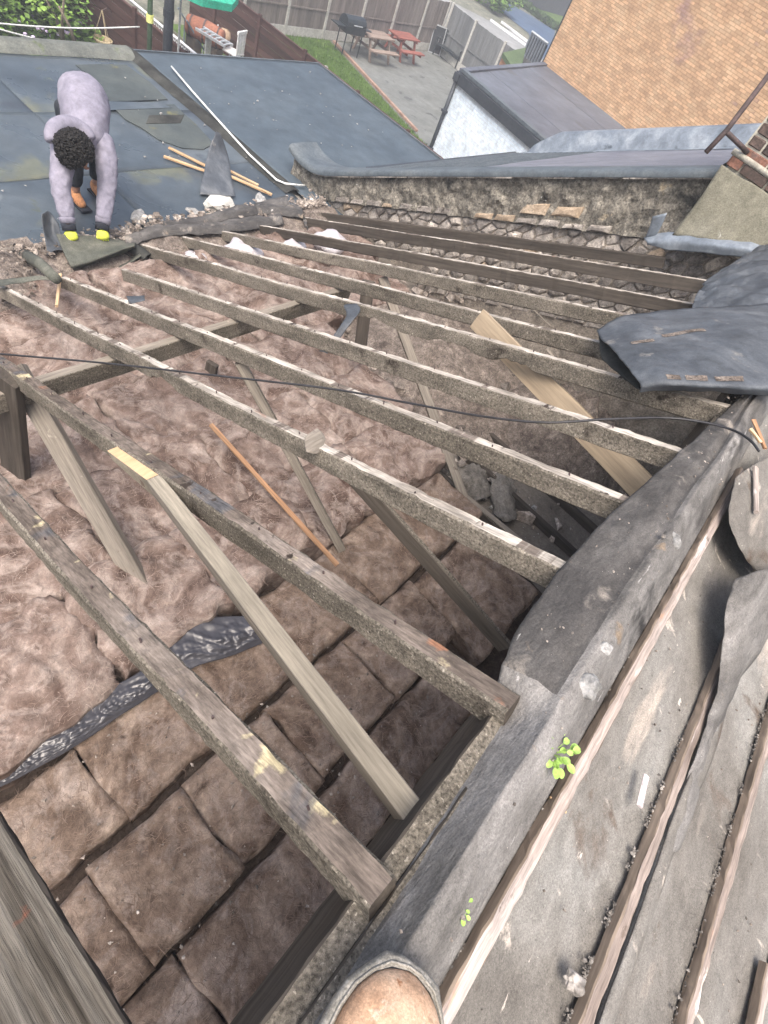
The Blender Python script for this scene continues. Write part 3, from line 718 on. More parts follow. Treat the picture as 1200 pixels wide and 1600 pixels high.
tag(b.build('painted_brickwork', MT['white_brick'], ga, recalc=True), kind='stuff')
b = MB(); prism(b, [B_ + ng * .10, D_, C_ + dg * .1, A_ + ng * .10 + dg * .1], gz - .25, gz - .003); b.build('fascia', MT['dark_trim'], ga, recalc=True)
# roof covering in strips with raised laps and a soft kerb
xs = [0.0, .26, .5, .74, 1.0]
for k in range(4):
    p = [B_.lerp(D_, xs[k]), B_.lerp(D_, xs[k + 1]), (C_ + dg * .05).lerp(A_ + dg * .05, 1 - xs[k + 1]), (C_ + dg * .05).lerp(A_ + dg * .05, 1 - xs[k])]
    b = MB(); prism(b, p, gz, gz + .012 + .006 * (k % 2)); b.build('felt_strip', MT['garage_felt'], ga, recalc=True)
b = MB(); M = frame(A_ + dg * .02 + V(0, 0, gz + .02), B_ + V(0, 0, gz + .02), V(0, 0, 1))
L_ = (A_ - B_).length; b.box((0, -.02, 0), (L_, .16, .07), 0, M)
b.build('kerb', MT['neigh_edge'], ga, recalc=True)
b = MB(); M = frame(A_ + dg * .06 + V(0, 0, gz + .02), C_ + dg * .06 + V(0, 0, gz + .02), V(0, 0, 1))
b.box((0, -.12, 0), ((A_ - C_).length, .05, .05), 0, M); b.build('end_kerb', MT['garage_felt'], ga, recalc=True)
b = MB(); pp = A_ + ng * .07 + dg * .02
b.tube([V(pp.x, pp.y, gz - .05), V(pp.x, pp.y, GZ + .02)], .055, 10); o = b.build('drainpipe', MT['dark_trim'], ga, smooth=True)
b = MB(); b.box((pp.x - .09, pp.y - .09, gz - .20), (pp.x + .09, pp.y + .09, gz - .02)); b.build('hopper', MT['dark_trim'], ga)
for zz in (-4.9, -5.9):
    b = MB(); b.box((pp.x - .08, pp.y - .08, zz), (pp.x + .08, pp.y + .08, zz + .06)); b.build('pipe_bracket', MT['dark_trim'], ga)

# ---- picnic tables, barbecue, garden seats
def picnic_table(c, m_, label, length, ang=0.0):
    t = thing('picnic_table', c, label, 'picnic table', 'picnic tables by the fence')
    R = Matrix.Translation(c) @ Matrix.Rotation(ang, 4, 'Z'); h = length / 2
    for k in range(5):
        b = MB(); y = -.35 + k * .145; b.box((-h, y, .70), (h, y + .135, .745), 0, R); b.build('tabletop_plank', m_, t)
    for s_ in (-1, 1):
        for k in range(2):
            b = MB(); y = s_ * .66 - .13 + k * .135; b.box((-h, y, .40), (h, y + .125, .445), 0, R); b.build('bench_plank', m_, t)
    for s_ in (-1, 1):
        x = s_ * (h - .22)
        for q in (-1, 1):
            b = MB(); b.add([R @ V(x - .02, q * .52 - .05, 0), R @ V(x + .03, q * .52 - .05, 0), R @ V(x + .03, q * .52 + .05, 0), R @ V(x - .02, q * .52 + .05, 0),
                             R @ V(x - .02, q * .22 - .05, .70), R @ V(x + .03, q * .22 - .05, .70), R @ V(x + .03, q * .22 + .05, .70), R @ V(x - .02, q * .22 + .05, .70)],
                            [(0, 3, 2, 1), (4, 5, 6, 7), (0, 1, 5, 4), (1, 2, 6, 5), (2, 3, 7, 6), (3, 0, 4, 7)]); b.build('leg', m_, t, recalc=True)
        b = MB(); b.box((x + .035, -.75, .31), (x + .075, .75, .397), 0, R); b.build('bench_bearer', m_, t)
        b = MB(); b.box((x + .035, -.36, .62), (x + .075, .36, .697), 0, R); b.build('top_bearer', m_, t)
    return t
picnic_table(onz(598, 104, GZ) + V(.05, .75, 0), MT['table_grey'], 'weathered grey-brown picnic table between barbecue and red table', 1.5, math.radians(-4))
picnic_table(onz(640, 103, GZ) + V(.1, .75, 0), MT['table_red'], 'red-stained picnic table right of the grey-brown one', 1.3, math.radians(-4))
pbq = onz(550, 92, GZ) + V(0, .35, 0)
bq = thing('barbecue', pbq, 'black trolley barbecue with closed lid beside the lawn', 'barbecue')
R = Matrix.Translation(pbq) @ Matrix.Rotation(math.radians(-8), 4, 'Z')
for sx in (-.38, .38):
    for sy in (-.22, .22):
        b = MB(); b.tube([R @ V(sx, sy, 0), R @ V(sx, sy, .85)], .022, 8); b.build('leg', MT['bbq'], bq)
b = MB(); b.box((-.45, -.27, .70), (.45, .27, .92), 0, R); b.build('firebox', MT['bbq'], bq)
b = MB()
for i in range(9):
    a0 = math.pi * i / 8
for i in range(8):
    a0, a1 = math.pi * i / 8, math.pi * (i + 1) / 8
    y0, z0, y1, z1 = -.27 * math.cos(a0), .925 + .26 * math.sin(a0), -.27 * math.cos(a1), .925 + .26 * math.sin(a1)
    b.add([R @ V(-.45, y0, z0), R @ V(.45, y0, z0), R @ V(.45, y1, z1), R @ V(-.45, y1, z1)], [(0, 1, 2, 3)])
    b.add([R @ V(-.45, y0, z0), R @ V(-.45, y1, z1), R @ V(-.45, 0, .925)], [(0, 1, 2)]); b.add([R @ V(.45, y0, z0), R @ V(.45, 0, .925), R @ V(.45, y1, z1)], [(0, 1, 2)])
b.build('lid', MT['bbq'], bq, recalc=True)
b = MB(); b.tube([R @ V(-.2, -.32, .99), R @ V(.2, -.32, .99)], .018, 8); b.build('handle', MT['alu'], bq)
b = MB(); b.box((-.85, -.22, .86), (-.47, .22, .89), 0, R); b.build('side_shelf', MT['bbq'], bq)
b = MB(); b.box((.47, -.22, .86), (.78, .22, .89), 0, R); b.build('side_shelf', MT['bbq'], bq)
# black garden sofa and leaning framed panel
ps = onz(703, 103, GZ) + V(.25, .45, 0)
sf = thing('garden_bench', ps, 'black garden bench pushed against the side fence', 'garden bench')
R = Matrix.Translation(ps) @ Matrix.Rotation(math.radians(-78), 4, 'Z')
for k in range(6):
    b = MB(); b.box((-.65, -.26 + k * .085, .40), (.65, -.185 + k * .085, .43), 0, R); b.build('seat_slat', MT['bbq'], sf)
for k in range(5):
    b = MB(); b.box((-.65, .26, .48 + k * .10), (.65, .29, .565 + k * .10), 0, R); b.build('back_slat', MT['bbq'], sf)
for sx in (-.62, .62):
    for sy, hh in ((-.24, .62), (.31, .98)):
        b = MB(); b.box((sx - .025, sy - .02, 0), (sx + .025, sy + .02, hh), 0, R); b.build('leg', MT['bbq'], sf)
    b = MB(); b.box((sx - .03, -.27, .622), (sx + .03, .28, .65), 0, R); b.build('armrest', MT['bbq'], sf)
pf = onz(678, 86, GZ) + V(.1, .1, 0)
fr = thing('leaning_mirror_frame', pf, 'pale framed dark panel leaning upright beside the black bench', 'framed panel')
R = Matrix.Translation(pf) @ Matrix.Rotation(math.radians(-35), 4, 'Z') @ Matrix.Rotation(math.radians(-14), 4, 'X')
b = MB(); b.box((-.27, -.01, .05), (.27, .01, .98), 0, R); b.build('panel', MT['screen'], fr)
for bx in (((-.31, -.02, 0), (-.272, .02, 1.03)), ((.272, -.02, 0), (.31, .02, 1.03)), ((-.271, -.02, 0), (.271, .02, .048)), ((-.271, -.02, .982), (.271, .02, 1.03))):
    b = MB(); b.box(bx[0], bx[1], 0, R); b.build('frame', MT['alu'], fr)
b = MB(); lump_mesh(b, R @ V(.03, -.03, .5), .09, 4, (1, .2, 1.2), 2); b.build('white_mark', MT['white'], fr, smooth=True)

# ---- brown boarded fences of the side garden
def brown_fence(name, X, y0, y1, zt, label, posts, trellis=0.0):
    f = thing(name, V(X, y0, GZ), label, 'fence')
    hgt = zt - GZ; nb = int(hgt / .16)
    for k in range(nb):
        z0 = GZ + .02 + k * hgt / nb
        b = MB(); b.box((X - .012 - (.008 if k % 2 else 0), y0, z0), (X + .008, y1, z0 + hgt / nb - .012)); b.build('board', MT['brown_fence'], f)
    for y in posts:
        b = MB(); b.box((X - .09, y - .045, GZ), (X - .024, y + .045, zt + .10)); b.build('post', MT['brown_fence'], f)
    b = MB(); b.box((X - .04, y0, zt + .003), (X + .03, y1, zt + .035)); b.build('capping', MT['brown_fence'], f)
    if trellis:
        b = MB(); n = int((y1 - y0) / .13)
        for k in range(n):
            for s_ in (-1, 1):
                y = y0 + k * .13
                p, q = V(X + .02 + .008 * s_, y, zt + .05), V(X + .02 + .008 * s_, y + s_ * trellis, zt + .05 + trellis)
                if not (y0 <= q.y <= y1): continue
                M = frame(p, q, V(1, 0, 0)); b.box((0, -.012, -.003), ((q - p).length, .012, .003), 0, M)
        tag(b.build('lattice', MT['white'], f), kind='stuff')
        b = MB(); b.box((X + .005, y0, zt + .052 + trellis), (X + .035, y1, zt + .08 + trellis)); b.build('lattice_rail', MT['white'], f)
    return f
brown_fence('boarded_fence', 9.55, 8.6, 22, -5.0, 'dark red-brown boarded fence with the hanging basket, nearer garden', (10.4, 12.3, 14.2, 16.1, 18.0, 20))
brown_fence('boarded_fence', 14.1, 7.5, 18.3, -5.15, 'dark brown boarded fence with tall posts, beside the lawn', (9.3, 11.2, 13.3, 15.2, 17.1))
# white lattice screen standing between
ls = thing('lattice_screen', V(10.9, 12, GZ), 'white lattice trellis screen behind the dark vent pipe', 'trellis')
b = MB(); la, lb_ = onx(258, 45, 10.1), onx(292, 84, 10.1)
for fr_ in (0,):
    z0, z1 = la.z - .75, la.z
    n = 26
    for k in range(-6, n):
        for s_ in (-1, 1):
            y = lerp(lb_.y - 1.2, la.y + .4, k / n)
            p = V(10.1 + .007 * s_, y, z0); q = V(10.1 + .007 * s_, y + s_ * .75, z1)
            M = frame(p, q, V(1, 0, 0)); b.box((0, -.012, -.003), ((q - p).length, .012, .003), 0, M)
tag(b.build('lattice', MT['white'], ls), kind='stuff')
b = MB(); b.tube([V(10.1, lb_.y - 1.9, z1), V(10.1, la.y + 1.6, z1)], .03, 6); b.build('top_rail', MT['white'], ls)
# hanging basket
hb_c = ony(160, 62, 14.2)
hb_c = onx(161, 60, 9.3)
hb = thing('hanging_basket', hb_c, 'empty tan wicker hanging basket on the dark brown fence', 'hanging basket')
b = MB(); P = []
for i in range(7):
    t_ = i / 6; r = .19 * math.sin(math.pi / 2 * (.15 + .85 * t_)); P.append([hb_c + V(r * math.cos(a0), r * math.sin(a0), -.2 * (1 - t_) ** 1.0) for a0 in [2 * math.pi * k / 18 for k in range(19)]])
b.grid(P); o = b.build('bowl', MT['wicker'], hb, smooth=True); o.modifiers.new('t', 'SOLIDIFY').thickness = .02
for k in range(3):
    a0 = 2.1 * k + .4
    b = MB(); b.tube([hb_c + V(.19 * math.cos(a0), .19 * math.sin(a0), 0), hb_c + V(0, 0, .55)], .009, 6); b.build('chain', MT['wicker'], hb)
b = MB(); b.tube([hb_c + V(0, 0, .54), hb_c + V(.12, 0, .60), hb_c + V(.24, 0, .52)], .012, 6); b.build('bracket', MT['iron'], hb)
# washing lines
for (q0, q1, lb) in (((-40, 33, 9.0), (218, 42, 9.3), 'upper white washing line crossing in front of the brown fence'), ((-60, 28, 8.2), (157, 78, 8.8), 'lower white washing line sloping down to the felt roof edge')):
    a_ = ony(q0[0], q0[1], q0[2] + 2); c_ = ony(q1[0], q1[1], q1[2] + 2)
    b = MB(); b.tube([a_.lerp(c_, t_ / 10) + V(0, 0, -.05 * math.sin(math.pi * t_ / 10)) for t_ in range(11)], .012, 6)
    tag(b.build('washing_line', MT['line'], smooth=True), lb, 'washing line', 'washing lines')
# green pole, black vent pipe, thin pole
def pole(name, u, v, y, r, m_, label, cat, up=3.0, extra=None):
    p = ony(u, v, y); b = MB(); b.tube([V(p.x, p.y, GZ), V(p.x, p.y, p.z + up)], r, 14)
    t = thing(name, V(p.x, p.y, GZ), label, cat)
    b.build('pole', m_, t, smooth=True)
    return t, p
t, p = pole('clothes_pole', 234, 40, 11.2, .045, MT['green_pole'], 'green painted pole with a yellow clip, left of the dark pipe', 'pole')
b = MB(); b.tube([p + V(0, 0, .05), p + V(0, 0, .17)], .062, 12); b.build('clip', MT['yellow_flower'], t)
t, p = pole('vent_pipe', 263, 40, 8.75, .068, MT['black_pipe'], 'thick dark grey vent pipe rising beyond the felt roof edge', 'pipe')
for zz in (.1, -.9):
    b = MB(); b.tube([p + V(0, 0, zz), p + V(0, 0, zz + .09)], .078, 14); b.build('collar', MT['black_pipe'], t)
# parasol
pp_ = ony(281, 30, 12.0)
pr = thing('green_parasol', V(pp_.x, pp_.y, GZ), 'bright green parasol canopy above the cluttered side yard', 'parasol')
b = MB(); b.tube([V(pp_.x, pp_.y, GZ), V(pp_.x, pp_.y, ony(281, -30, 12.0).z)], .022, 8); b.build('pole', MT['alu'], pr)
pt = ony(300, -52, 12.0); b = MB(); n = 8; rr = .85
ctrp = V(pt.x + .1, pt.y, pt.z + .12)
ring = [V(ctrp.x + rr * math.cos(2 * math.pi * k / n + .3), ctrp.y + rr * math.sin(2 * math.pi * k / n + .3), pt.z - .22) for k in range(n)]
b.add([ctrp] + ring, [(0, 1 + k, 1 + (k + 1) % n) for k in range(n)])
b.add(ring + [r_ + V(0, 0, -.12) for r_ in ring], [(k, (k + 1) % n, n + (k + 1) % n, n + k) for k in range(n)])
o = b.build('canopy', MT['teal'], pr); o.modifiers.new('t', 'SOLIDIFY').thickness = .008
# clutter of the side yard
def yard(u, v, z=GZ): return onz(u, v, z)
p = yard(322, 36, -5.6); br_ = thing('barrel', V(p.x, p.y, GZ), 'terracotta brown barrel lying by the brown fence', 'barrel')
ax = V(.55, -.8, 0).normalized(); b = MB(); sec = []
for i in range(9):
    t_ = i / 8 - .5; sec.append((p + V(0, 0, -.2) + ax * t_ * 1.0, .22 + .05 * math.cos(t_ * math.pi)))
for i in range(8):
    b.tube([sec[i][0], sec[i + 1][0]], sec[i][1], 16, r2=sec[i + 1][1], cap=(i in (0, 7)))
b.build('body', MT['terracotta'], br_, smooth=True)
for k in (1, 4, 7):
    b = MB(); b.tube([sec[k][0] - ax * .02, sec[k][0] + ax * .02], sec[k][1] + .012, 16); b.build('hoop', MT['iron'], br_)
for zz in (-.3, .3):
    b = MB(); c = p + ax * zz; b.box((c.x - .12, c.y - .2, GZ), (c.x + .12, c.y + .2, p.z - .42)); b.build('cradle', MT['dark_wood'], br_)
# ladder lying across
la, lc = yard(312, 44, -5.5), yard(358, 72, -5.5)
ld = thing('aluminium_ladder', la, 'short aluminium ladder propped across the cluttered yard', 'ladder')
M = frame(la, lc, V(0, 0, 1)); LL = (lc - la).length
for s_ in (-.17, .17):
    b = MB(); b.box((0, s_ - .025, -.03), (LL, s_ + .025, .03), 0, M); b.build('rail', MT['alu'], ld)
for k in range(6):
    b = MB(); b.box((LL * (k + .5) / 6 - .02, -.144, -.015), (LL * (k + .5) / 6 + .02, .144, .015), 0, M); b.build('rung', MT['alu'], ld)
b = MB(); b.box((LL * .3, -.12, -1.05), (LL * .34, .12, -.032), 0, M); b.build('prop', MT['alu'], ld)
# step stool
p = yard(333, 76, -6.3); st = thing('step_stool', V(p.x, p.y, GZ), 'white metal step stool beside the ladder', 'step stool')
for sx in (-.2, .2):
    for sy, s2 in ((-.22, -.08), (.22, .08)):
        b = MB(); b.tube([V(p.x + sx, p.y + sy, GZ), V(p.x + sx * .8, p.y + s2, GZ + .85)], .018, 6); b.build('leg', MT['white'], st)
for k in range(3):
    b = MB(); zz = GZ + .22 + k * .24; ww = .19 - .01 * k; b.box((p.x - ww, p.y - .24 + k * .05, zz), (p.x + ww, p.y - .10 + k * .05, zz + .025)); b.build('step', MT['white'], st)
# white plastic chair
p = yard(364, 80, -6.15); wc = thing('plastic_chair', V(p.x, p.y, GZ), 'white plastic chair at the felt roof edge', 'chair')
R = Matrix.Translation(V(p.x, p.y, GZ)) @ Matrix.Rotation(math.radians(200), 4, 'Z')
b = MB(); b.box((-.24, -.24, .42), (.24, .24, .45), 0, R); b.build('seat', MT['white'], wc)
for k in range(3):
    b = MB(); b.box((-.22 + k * .155, .21, .47), (-.09 + k * .155, .24, .95), 0, R); b.build('back_slat', MT['white'], wc)
b = MB(); b.box((-.24, .20, .953), (.24, .25, 1.03), 0, R); b.build('top_rail', MT['white'], wc)
for sx in (-.21, .21):
    for sy in (-.21, .21):
        b = MB(); b.tube([R @ V(sx * 1.1, sy * 1.1, 0), R @ V(sx, sy, .415)], .02, 8); b.build('leg', MT['white'], wc)
# trampoline-like folded frame, cushion, toy tub
p = yard(300, 55, -5.9); ft = thing('folded_lounger', V(p.x, p.y, GZ), 'folded blue-grey sun lounger leaning in the side yard', 'sun lounger')
a1, a2 = yard(285, 22, -5.6), yard(312, 68, -6.2)
M = frame(a1, a2, V(-.4, 0, 1)); LL = (a2 - a1).length
for s_ in (-.3, .3):
    b = MB(); b.box((0, s_ - .02, -.02), (LL, s_ + .02, .02), 0, M); b.build('side_rail', MT['blue_grey'], ft)
for k in range(9):
    b = MB(); b.box((LL * k / 9 + .03, -.278, -.006), (LL * k / 9 + .14, .278, .006), 0, M); b.build('strap', MT['blue_grey'], ft)
for k in (.15, .85):
    c = a1.lerp(a2, k); b = MB(); b.tube([c - V(0, 0, .03), V(c.x, c.y, GZ)], .02, 6); b.build('leg', MT['blue_grey'], ft)
p = yard(346, 56, -5.9); b = MB(); lump_mesh(b, p, .30, 5, (1, .8, .6), 2); cu = b.build('sack', MT['tan_cloth'], smooth=True)
cu.location.z = cu.location.z; tag(cu, 'tan round sack resting on the ladder end', 'sack')
p = yard(328, 52, -6.0); b = MB(); lump_mesh(b, p, .28, 9, (1.1, .7, .6), 2, jag=.5); tag(b.build('tarpaulin_bundle', MT['trouser'], smooth=True), 'dark crumpled tarpaulin bundle beside the tan sack', 'tarpaulin')
for i, (u, v, m_, nm, lb, ct) in enumerate(((188, 76, 'tile_red', 'toy_bicycle_frame', None, None),)):
    p = onz(u, v, -6.1); tb = thing('childs_bicycle', V(p.x, p.y, GZ), "small red child's bicycle at the foot of the brown fence", 'bicycle')
    for s_ in (-.32, .32):
        b = MB(); c = V(p.x + s_, p.y, GZ + .2); b.tube([c + V(.18 * math.cos(k * math.pi / 8), 0, .18 * math.sin(k * math.pi / 8)) for k in range(17)], .02, 6, cap=False); b.build('wheel', MT['bbq'], tb)
    c = V(p.x, p.y, GZ)
    for nm_, q in (('frame', [c + V(-.32, 0, .2), c + V(-.12, 0, .48), c + V(.22, 0, .48), c + V(0, 0, .2), c + V(-.32, 0, .2)]), ('fork', [c + V(.32, 0, .2), c + V(.22, 0, .48), c + V(.19, 0, .62)])):
        b = MB(); b.tube(q, .022, 6); b.build(nm_, MT['tile_red'], tb)
    b = MB(); b.tube([c + V(.19, -.2, .62), c + V(.19, .2, .62)], .016, 6); b.build('handlebar', MT['tile_red'], tb)
    b = MB(); b.box((c.x - .2, c.y - .05, c.z + .50), (c.x - .02, c.y + .05, c.z + .55)); b.build('saddle', MT['bbq'], tb)
p = yard(214, 78, -6.3); b = MB(); b.tube([V(p.x, p.y, GZ), V(p.x, p.y, GZ + .3)], .07, 12, r2=.05); tt = b.build('bottle', MT['blue_grey'], smooth=True); tag(tt, 'small grey-blue bottle standing at the fence foot', 'bottle')

# ---- shrubs of the left garden
for (u, v, rad, n, m_, lb, ex, sd_) in (
    (10, 60, (1.7, 1.5, 2.4), 9000, 'leaf', 'large bright green shrub in the far left corner of the garden', (MT['flower'], 18), 1),
    (55, 45, (1.1, 1.0, 1.9), 5000, 'leaf_dark', 'darker green bush between two brighter garden shrubs', None, 2),
    (100, 40, (1.3, 1.0, 2.4), 7000, 'leaf', 'tall leggy shrub with pale stems left of the brown fence', None, 3),
    (40, 85, (1.2, .8, .9), 2200, 'leaf_dark', 'low dark planting with lilac flowers below the washing lines', (MT['flower'], 40), 5),
    (105, 85, (1.3, .7, .6), 1800, 'leaf', 'low leafy growth along the felt roof edge', None, 6)):
    c = onz(u, v, GZ)
    bush('garden_shrub', c, rad, n, lb, 'shrub', MT[m_], .11, 7, sd_, extra=ex, group='shrubs of the left garden')
# two pale leggy stems
b = MB()
for (q0, q1, q2) in (((100, 70), (88, 30), (72, -2)), ((98, 66), (97, 35), (100, -4)), ((118, 70), (108, 40), (92, 10))):
    b.tube([onx(*q0, 8.3), onx(*q1, 8.2), onx(*q2, 8.0)], .045, 6, r2=.02)
lgs = b.build('shrub_stems', MT['twig'], smooth=True); tag(lgs, 'bare pale branching stems in front of the leggy shrub', 'branches')

# ================================================================== FLAT ROOFS BEYOND THE EAVE
ZR = -3.35
def grid_top(b, x0, x1, y0, y1, zf_, n, mi=0, skew=None):
    P = []
    nx = max(2, int((x1 - x0) / n)); ny = max(2, int((y1 - y0) / n))
    for i in range(nx + 1):
        row = []
        for j in range(ny + 1):
            x, y = lerp(x0, x1, i / nx), lerp(y0, y1, j / ny)
            row.append(V(x, y, zf_(x, y)))
        P.append(row)
    b.grid(P, mi)
fl = thing('old_flat_roof', V(1.5, 6.4, GZ), 'stained old flat roof with mossy patches under the worker', 'flat roof')
SX = 5.42
zo = lambda x, y: ZR + .012 * fbm(x * .8, y * .8, 1) + .002 * fbm(x * 7, y * 7, 2)
bands = [(-6.0, -2.0), (-2.0, 1.2), (1.2, 3.35), (3.35, SX - .02)]
for i, (x0, x1) in enumerate(bands):
    for j, (y0, y1) in enumerate(((4.5, 5.6), (5.6, 6.75), (6.75, 8.02))):
        b = MB(); dzz = .0025 * (j % 2) + .0015 * (i % 2)
        grid_top(b, x0 + .001, x1 + .03, y0, y1 + .04 * (j < 2), lambda x, y, q=dzz: zo(x, y) + q, .08)
        o = b.build('felt_sheet', MT['flat_old'], fl, smooth=True); o.modifiers.new('t', 'SOLIDIFY').thickness = .006
b = MB(); b.box((-6, 4.5, GZ), (SX - .03, 8.1, ZR - .08)); b.build('wall', MT['house_wall'], fl)
b = MB()
P = []
for i in range(90):
    x = lerp(-6, SX - .03, i / 89); w = .02 * fbm(x * 2, 3)
    P.append([V(x, 8.02 + w, zo(x, 8.0) + .004), V(x, 8.07 + w, ZR + .05), V(x, 8.14 + w, ZR + .085), V(x, 8.26 + w, ZR + .08), V(x, 8.31 + w, ZR + .03), V(x, 8.31 + w, ZR - .1)])
b.grid(P); b.build('kerb', MT['felt_kerb'], fl, smooth=True)
# mossy felt panels and darker seams between them
MT['flat_moss'] = mat('mossy_felt_panel', [(.044, .056, .062), (.066, .080, .082), (.092, .105, .100)], 1.6, detail=9, dist=.6, rough=.75, spec=.25, bump=.4, bscale=60, bdist=.003,
                      fine=.2, finescale=200, mid=.15, midscale=8, spots=(((.13, .13, .07), 2.4, .60, .07), ((.07, .085, .10), 2.0, .60, .1)))
for qs in (((118, 101), (160, 100), (197, 101), (234, 128), (262, 155), (215, 157), (172, 158), (150, 125)), ((176, 167), (230, 165), (272, 163), (305, 193), (334, 224), (318, 233), (285, 231), (248, 218), (222, 200), (196, 186))):
    pts = [onz(u, v, ZR + .014) for u, v in qs]; b = MB(); n_ = len(pts)
    b.add(pts + [p + V(0, 0, -.008) for p in pts], [tuple(range(n_))] + [(k, n_ + k, n_ + (k + 1) % n_, (k + 1) % n_) for k in range(n_)])
    b.build('mossy_panel', MT['flat_moss'], fl, recalc=True)
# patches on the old roof: repaired felt squares
for (qs, m_) in ((((233, 180), (288, 179), (282, 192), (228, 193)), 'felt_under'), (((170, 158), (250, 160), (268, 168), (168, 172)), 'flat_old')):
    pts = [onz(u, v, ZR + .019) for u, v in qs]; b = MB()
    b.add(pts + [p + V(0, 0, -.004) for p in pts], [(0, 1, 2, 3), (0, 4, 5, 1), (1, 5, 6, 2), (2, 6, 7, 3), (3, 7, 4, 0)])
    b.build('felt_patch', MT[m_], fl, recalc=True)

fr2 = thing('new_flat_roof', V(7.3, 6.4, GZ), 'smooth blue-grey flat roof crossed by a white cable', 'flat roof')
zn = lambda x, y: ZR + .01 + .004 * fbm(x * .8, y * .8, 5)
for j, (x0, x1) in enumerate(((SX + .1, 9.12),)):
    b = MB(); grid_top(b, x0, x1, 4.35, 8.28, lambda x, y, q=.002 * (j % 2): zn(x, y) + q, .10)
    o = b.build('felt_sheet', MT['flat_new'], fr2, smooth=True); o.modifiers.new('t', 'SOLIDIFY').thickness = .006
b = MB(); b.box((SX + .02, 4.3, GZ), (9.1, 8.26, ZR - .05)); b.build('wall', MT['house_wall'], fr2)
b = MB(); b.box((SX + .1, 8.285, ZR - .12), (9.14, 8.31, ZR + .022)); b.build('fascia', MT['neigh_edge'], fr2)
b = MB(); b.box((9.125, 4.3, ZR - .12), (9.15, 8.28, ZR + .022)); b.build('fascia', MT['neigh_edge'], fr2)
# raised lap (upstand) between the two roofs
b = MB(); P = []
for i in range(70):
    y = lerp(4.9, 8.34, i / 69); w = .018 * fbm(y * 1.4, 8)
    P.append([V(SX - .10 + w, y, zo(SX - .1, y) + .006), V(SX - .06 + w, y, ZR + .022 + .008 * N3(y * 6, 3)), V(SX - .01 + w, y, ZR + .048 + .01 * N3(y * 5, 1)), V(SX + .03 + w, y, ZR + .050 + .01 * N3(y * 5, 6)),
              V(SX + .08 + w, y, ZR + .03), V(SX + .13 + w, y, zn(SX, y) + .008)])
b.grid(P); tag(b.build('felt_upstand', MT['felt_under'], None, smooth=True), 'dark raised felt upstand dividing the two flat roofs', 'felt upstand')
# white cable on the new roof
pts = [(268, 104), (300, 142), (340, 187), (390, 242), (418, 268), (432, 281), (446, 287), (476, 290)]
b = MB(); b.tube([onz(u, v, ZR + .055) for u, v in pts], .0125, 8)
tag(b.build('white_cable', MT['pvc'], smooth=True), 'white cable lying diagonally across the blue-grey flat roof', 'cable')
# wood strips lying on the old roof
sticks = [((264, 229), (322, 258), .035, 'pale split batten, upper of two on the old flat roof'), ((256, 243), (322, 266), .035, 'pale sharp-ended batten, lower of two on the old flat roof'),
          ((352, 262), (404, 288), .03, 'thin pale batten emerging right of the torn felt scrap'), ((356, 272), (425, 303), .04, 'longer pale batten running to the roof upstand')]
for i, (q0, q1, w, lb) in enumerate(sticks):
    a_, c_ = onz(*q0, ZR + .05), onz(*q1, ZR + .05)
    o = beam('wood_batten', a_, c_, w, .022, (0, 0, 1), [MT['roof_batten_wood']], rough=.003, seed=i + 40)
    tag(o, lb, 'wood batten', 'loose battens on the flat roof')
# torn upright scrap of felt over the sticks
sheet('felt_scrap', [[onz(338, 205, ZR + .35), onz(345, 208, ZR + .33)], [onz(326, 235, ZR + .2), onz(356, 240, ZR + .16)], [onz(318, 270, ZR + .1), onz(362, 276, ZR + .08)], [onz(312, 305, ZR + .03), onz(368, 308, ZR + .03)]],
      16, 10, [MT['felt_blue'], MT['felt_under']], 'pointed torn felt scrap standing over the loose battens', 'felt scrap', amp=.02, seed=3)

# ================================================================== LOFT
loft = flat_poly('ceiling', [(-2.2, -4.2), (5.8, -4.2), (5.8, 4.4), (-2.2, 4.4)], FZ, MT['dust'])
b = MB(); b.box((-2.3, -4.3, GZ), (5.78, 4.4, FZ - .02)); tag(b.build('house_walls', MT['house_wall']), 'rendered walls of the house under the stripped roof', 'building')
# ceiling joists showing where the insulation stops
for i, (x, lb) in enumerate(((3.55, 'dusty ceiling joist at the edge of the bared ceiling'), (4.0, 'dusty ceiling joist, second on the bared ceiling'), (4.45, 'dusty ceiling joist, third on the bared ceiling'), (4.9, 'dusty ceiling joist next to the rubble by the party wall'))):
    o = beam('ceiling_joist', V(x, -2.5, FZ + .09), V(x, .95, FZ + .09), .05, .09, (0, 0, 1), [MT['dark_wood'], MT['dark_wood']], seed=i + 60)
    tag(o, lb, 'joist', 'ceiling joists on the bare ceiling')
b = MB(); grid_top(b, -1.6, 3.36, -.75, 4.0, lambda x, y: FZ + .06 + .012 * fbm(x * 5, y * 5, 2), .06)  # dark sheet added beneath the batts so their gaps read as shade
MT['gap_shade'] = mat('gap_shade_brown', [(.035, .026, .022), (.065, .050, .042), (.10, .08, .068)], 5, dist=1.5, rough=1, spec=.02, bump=.6, bscale=25, bdist=.02)
tag(b.build('gap_shade_sheet', MT['gap_shade'], smooth=True), 'dark brown sheet added under the batts as shade in the gaps', 'insulation', kind='stuff')
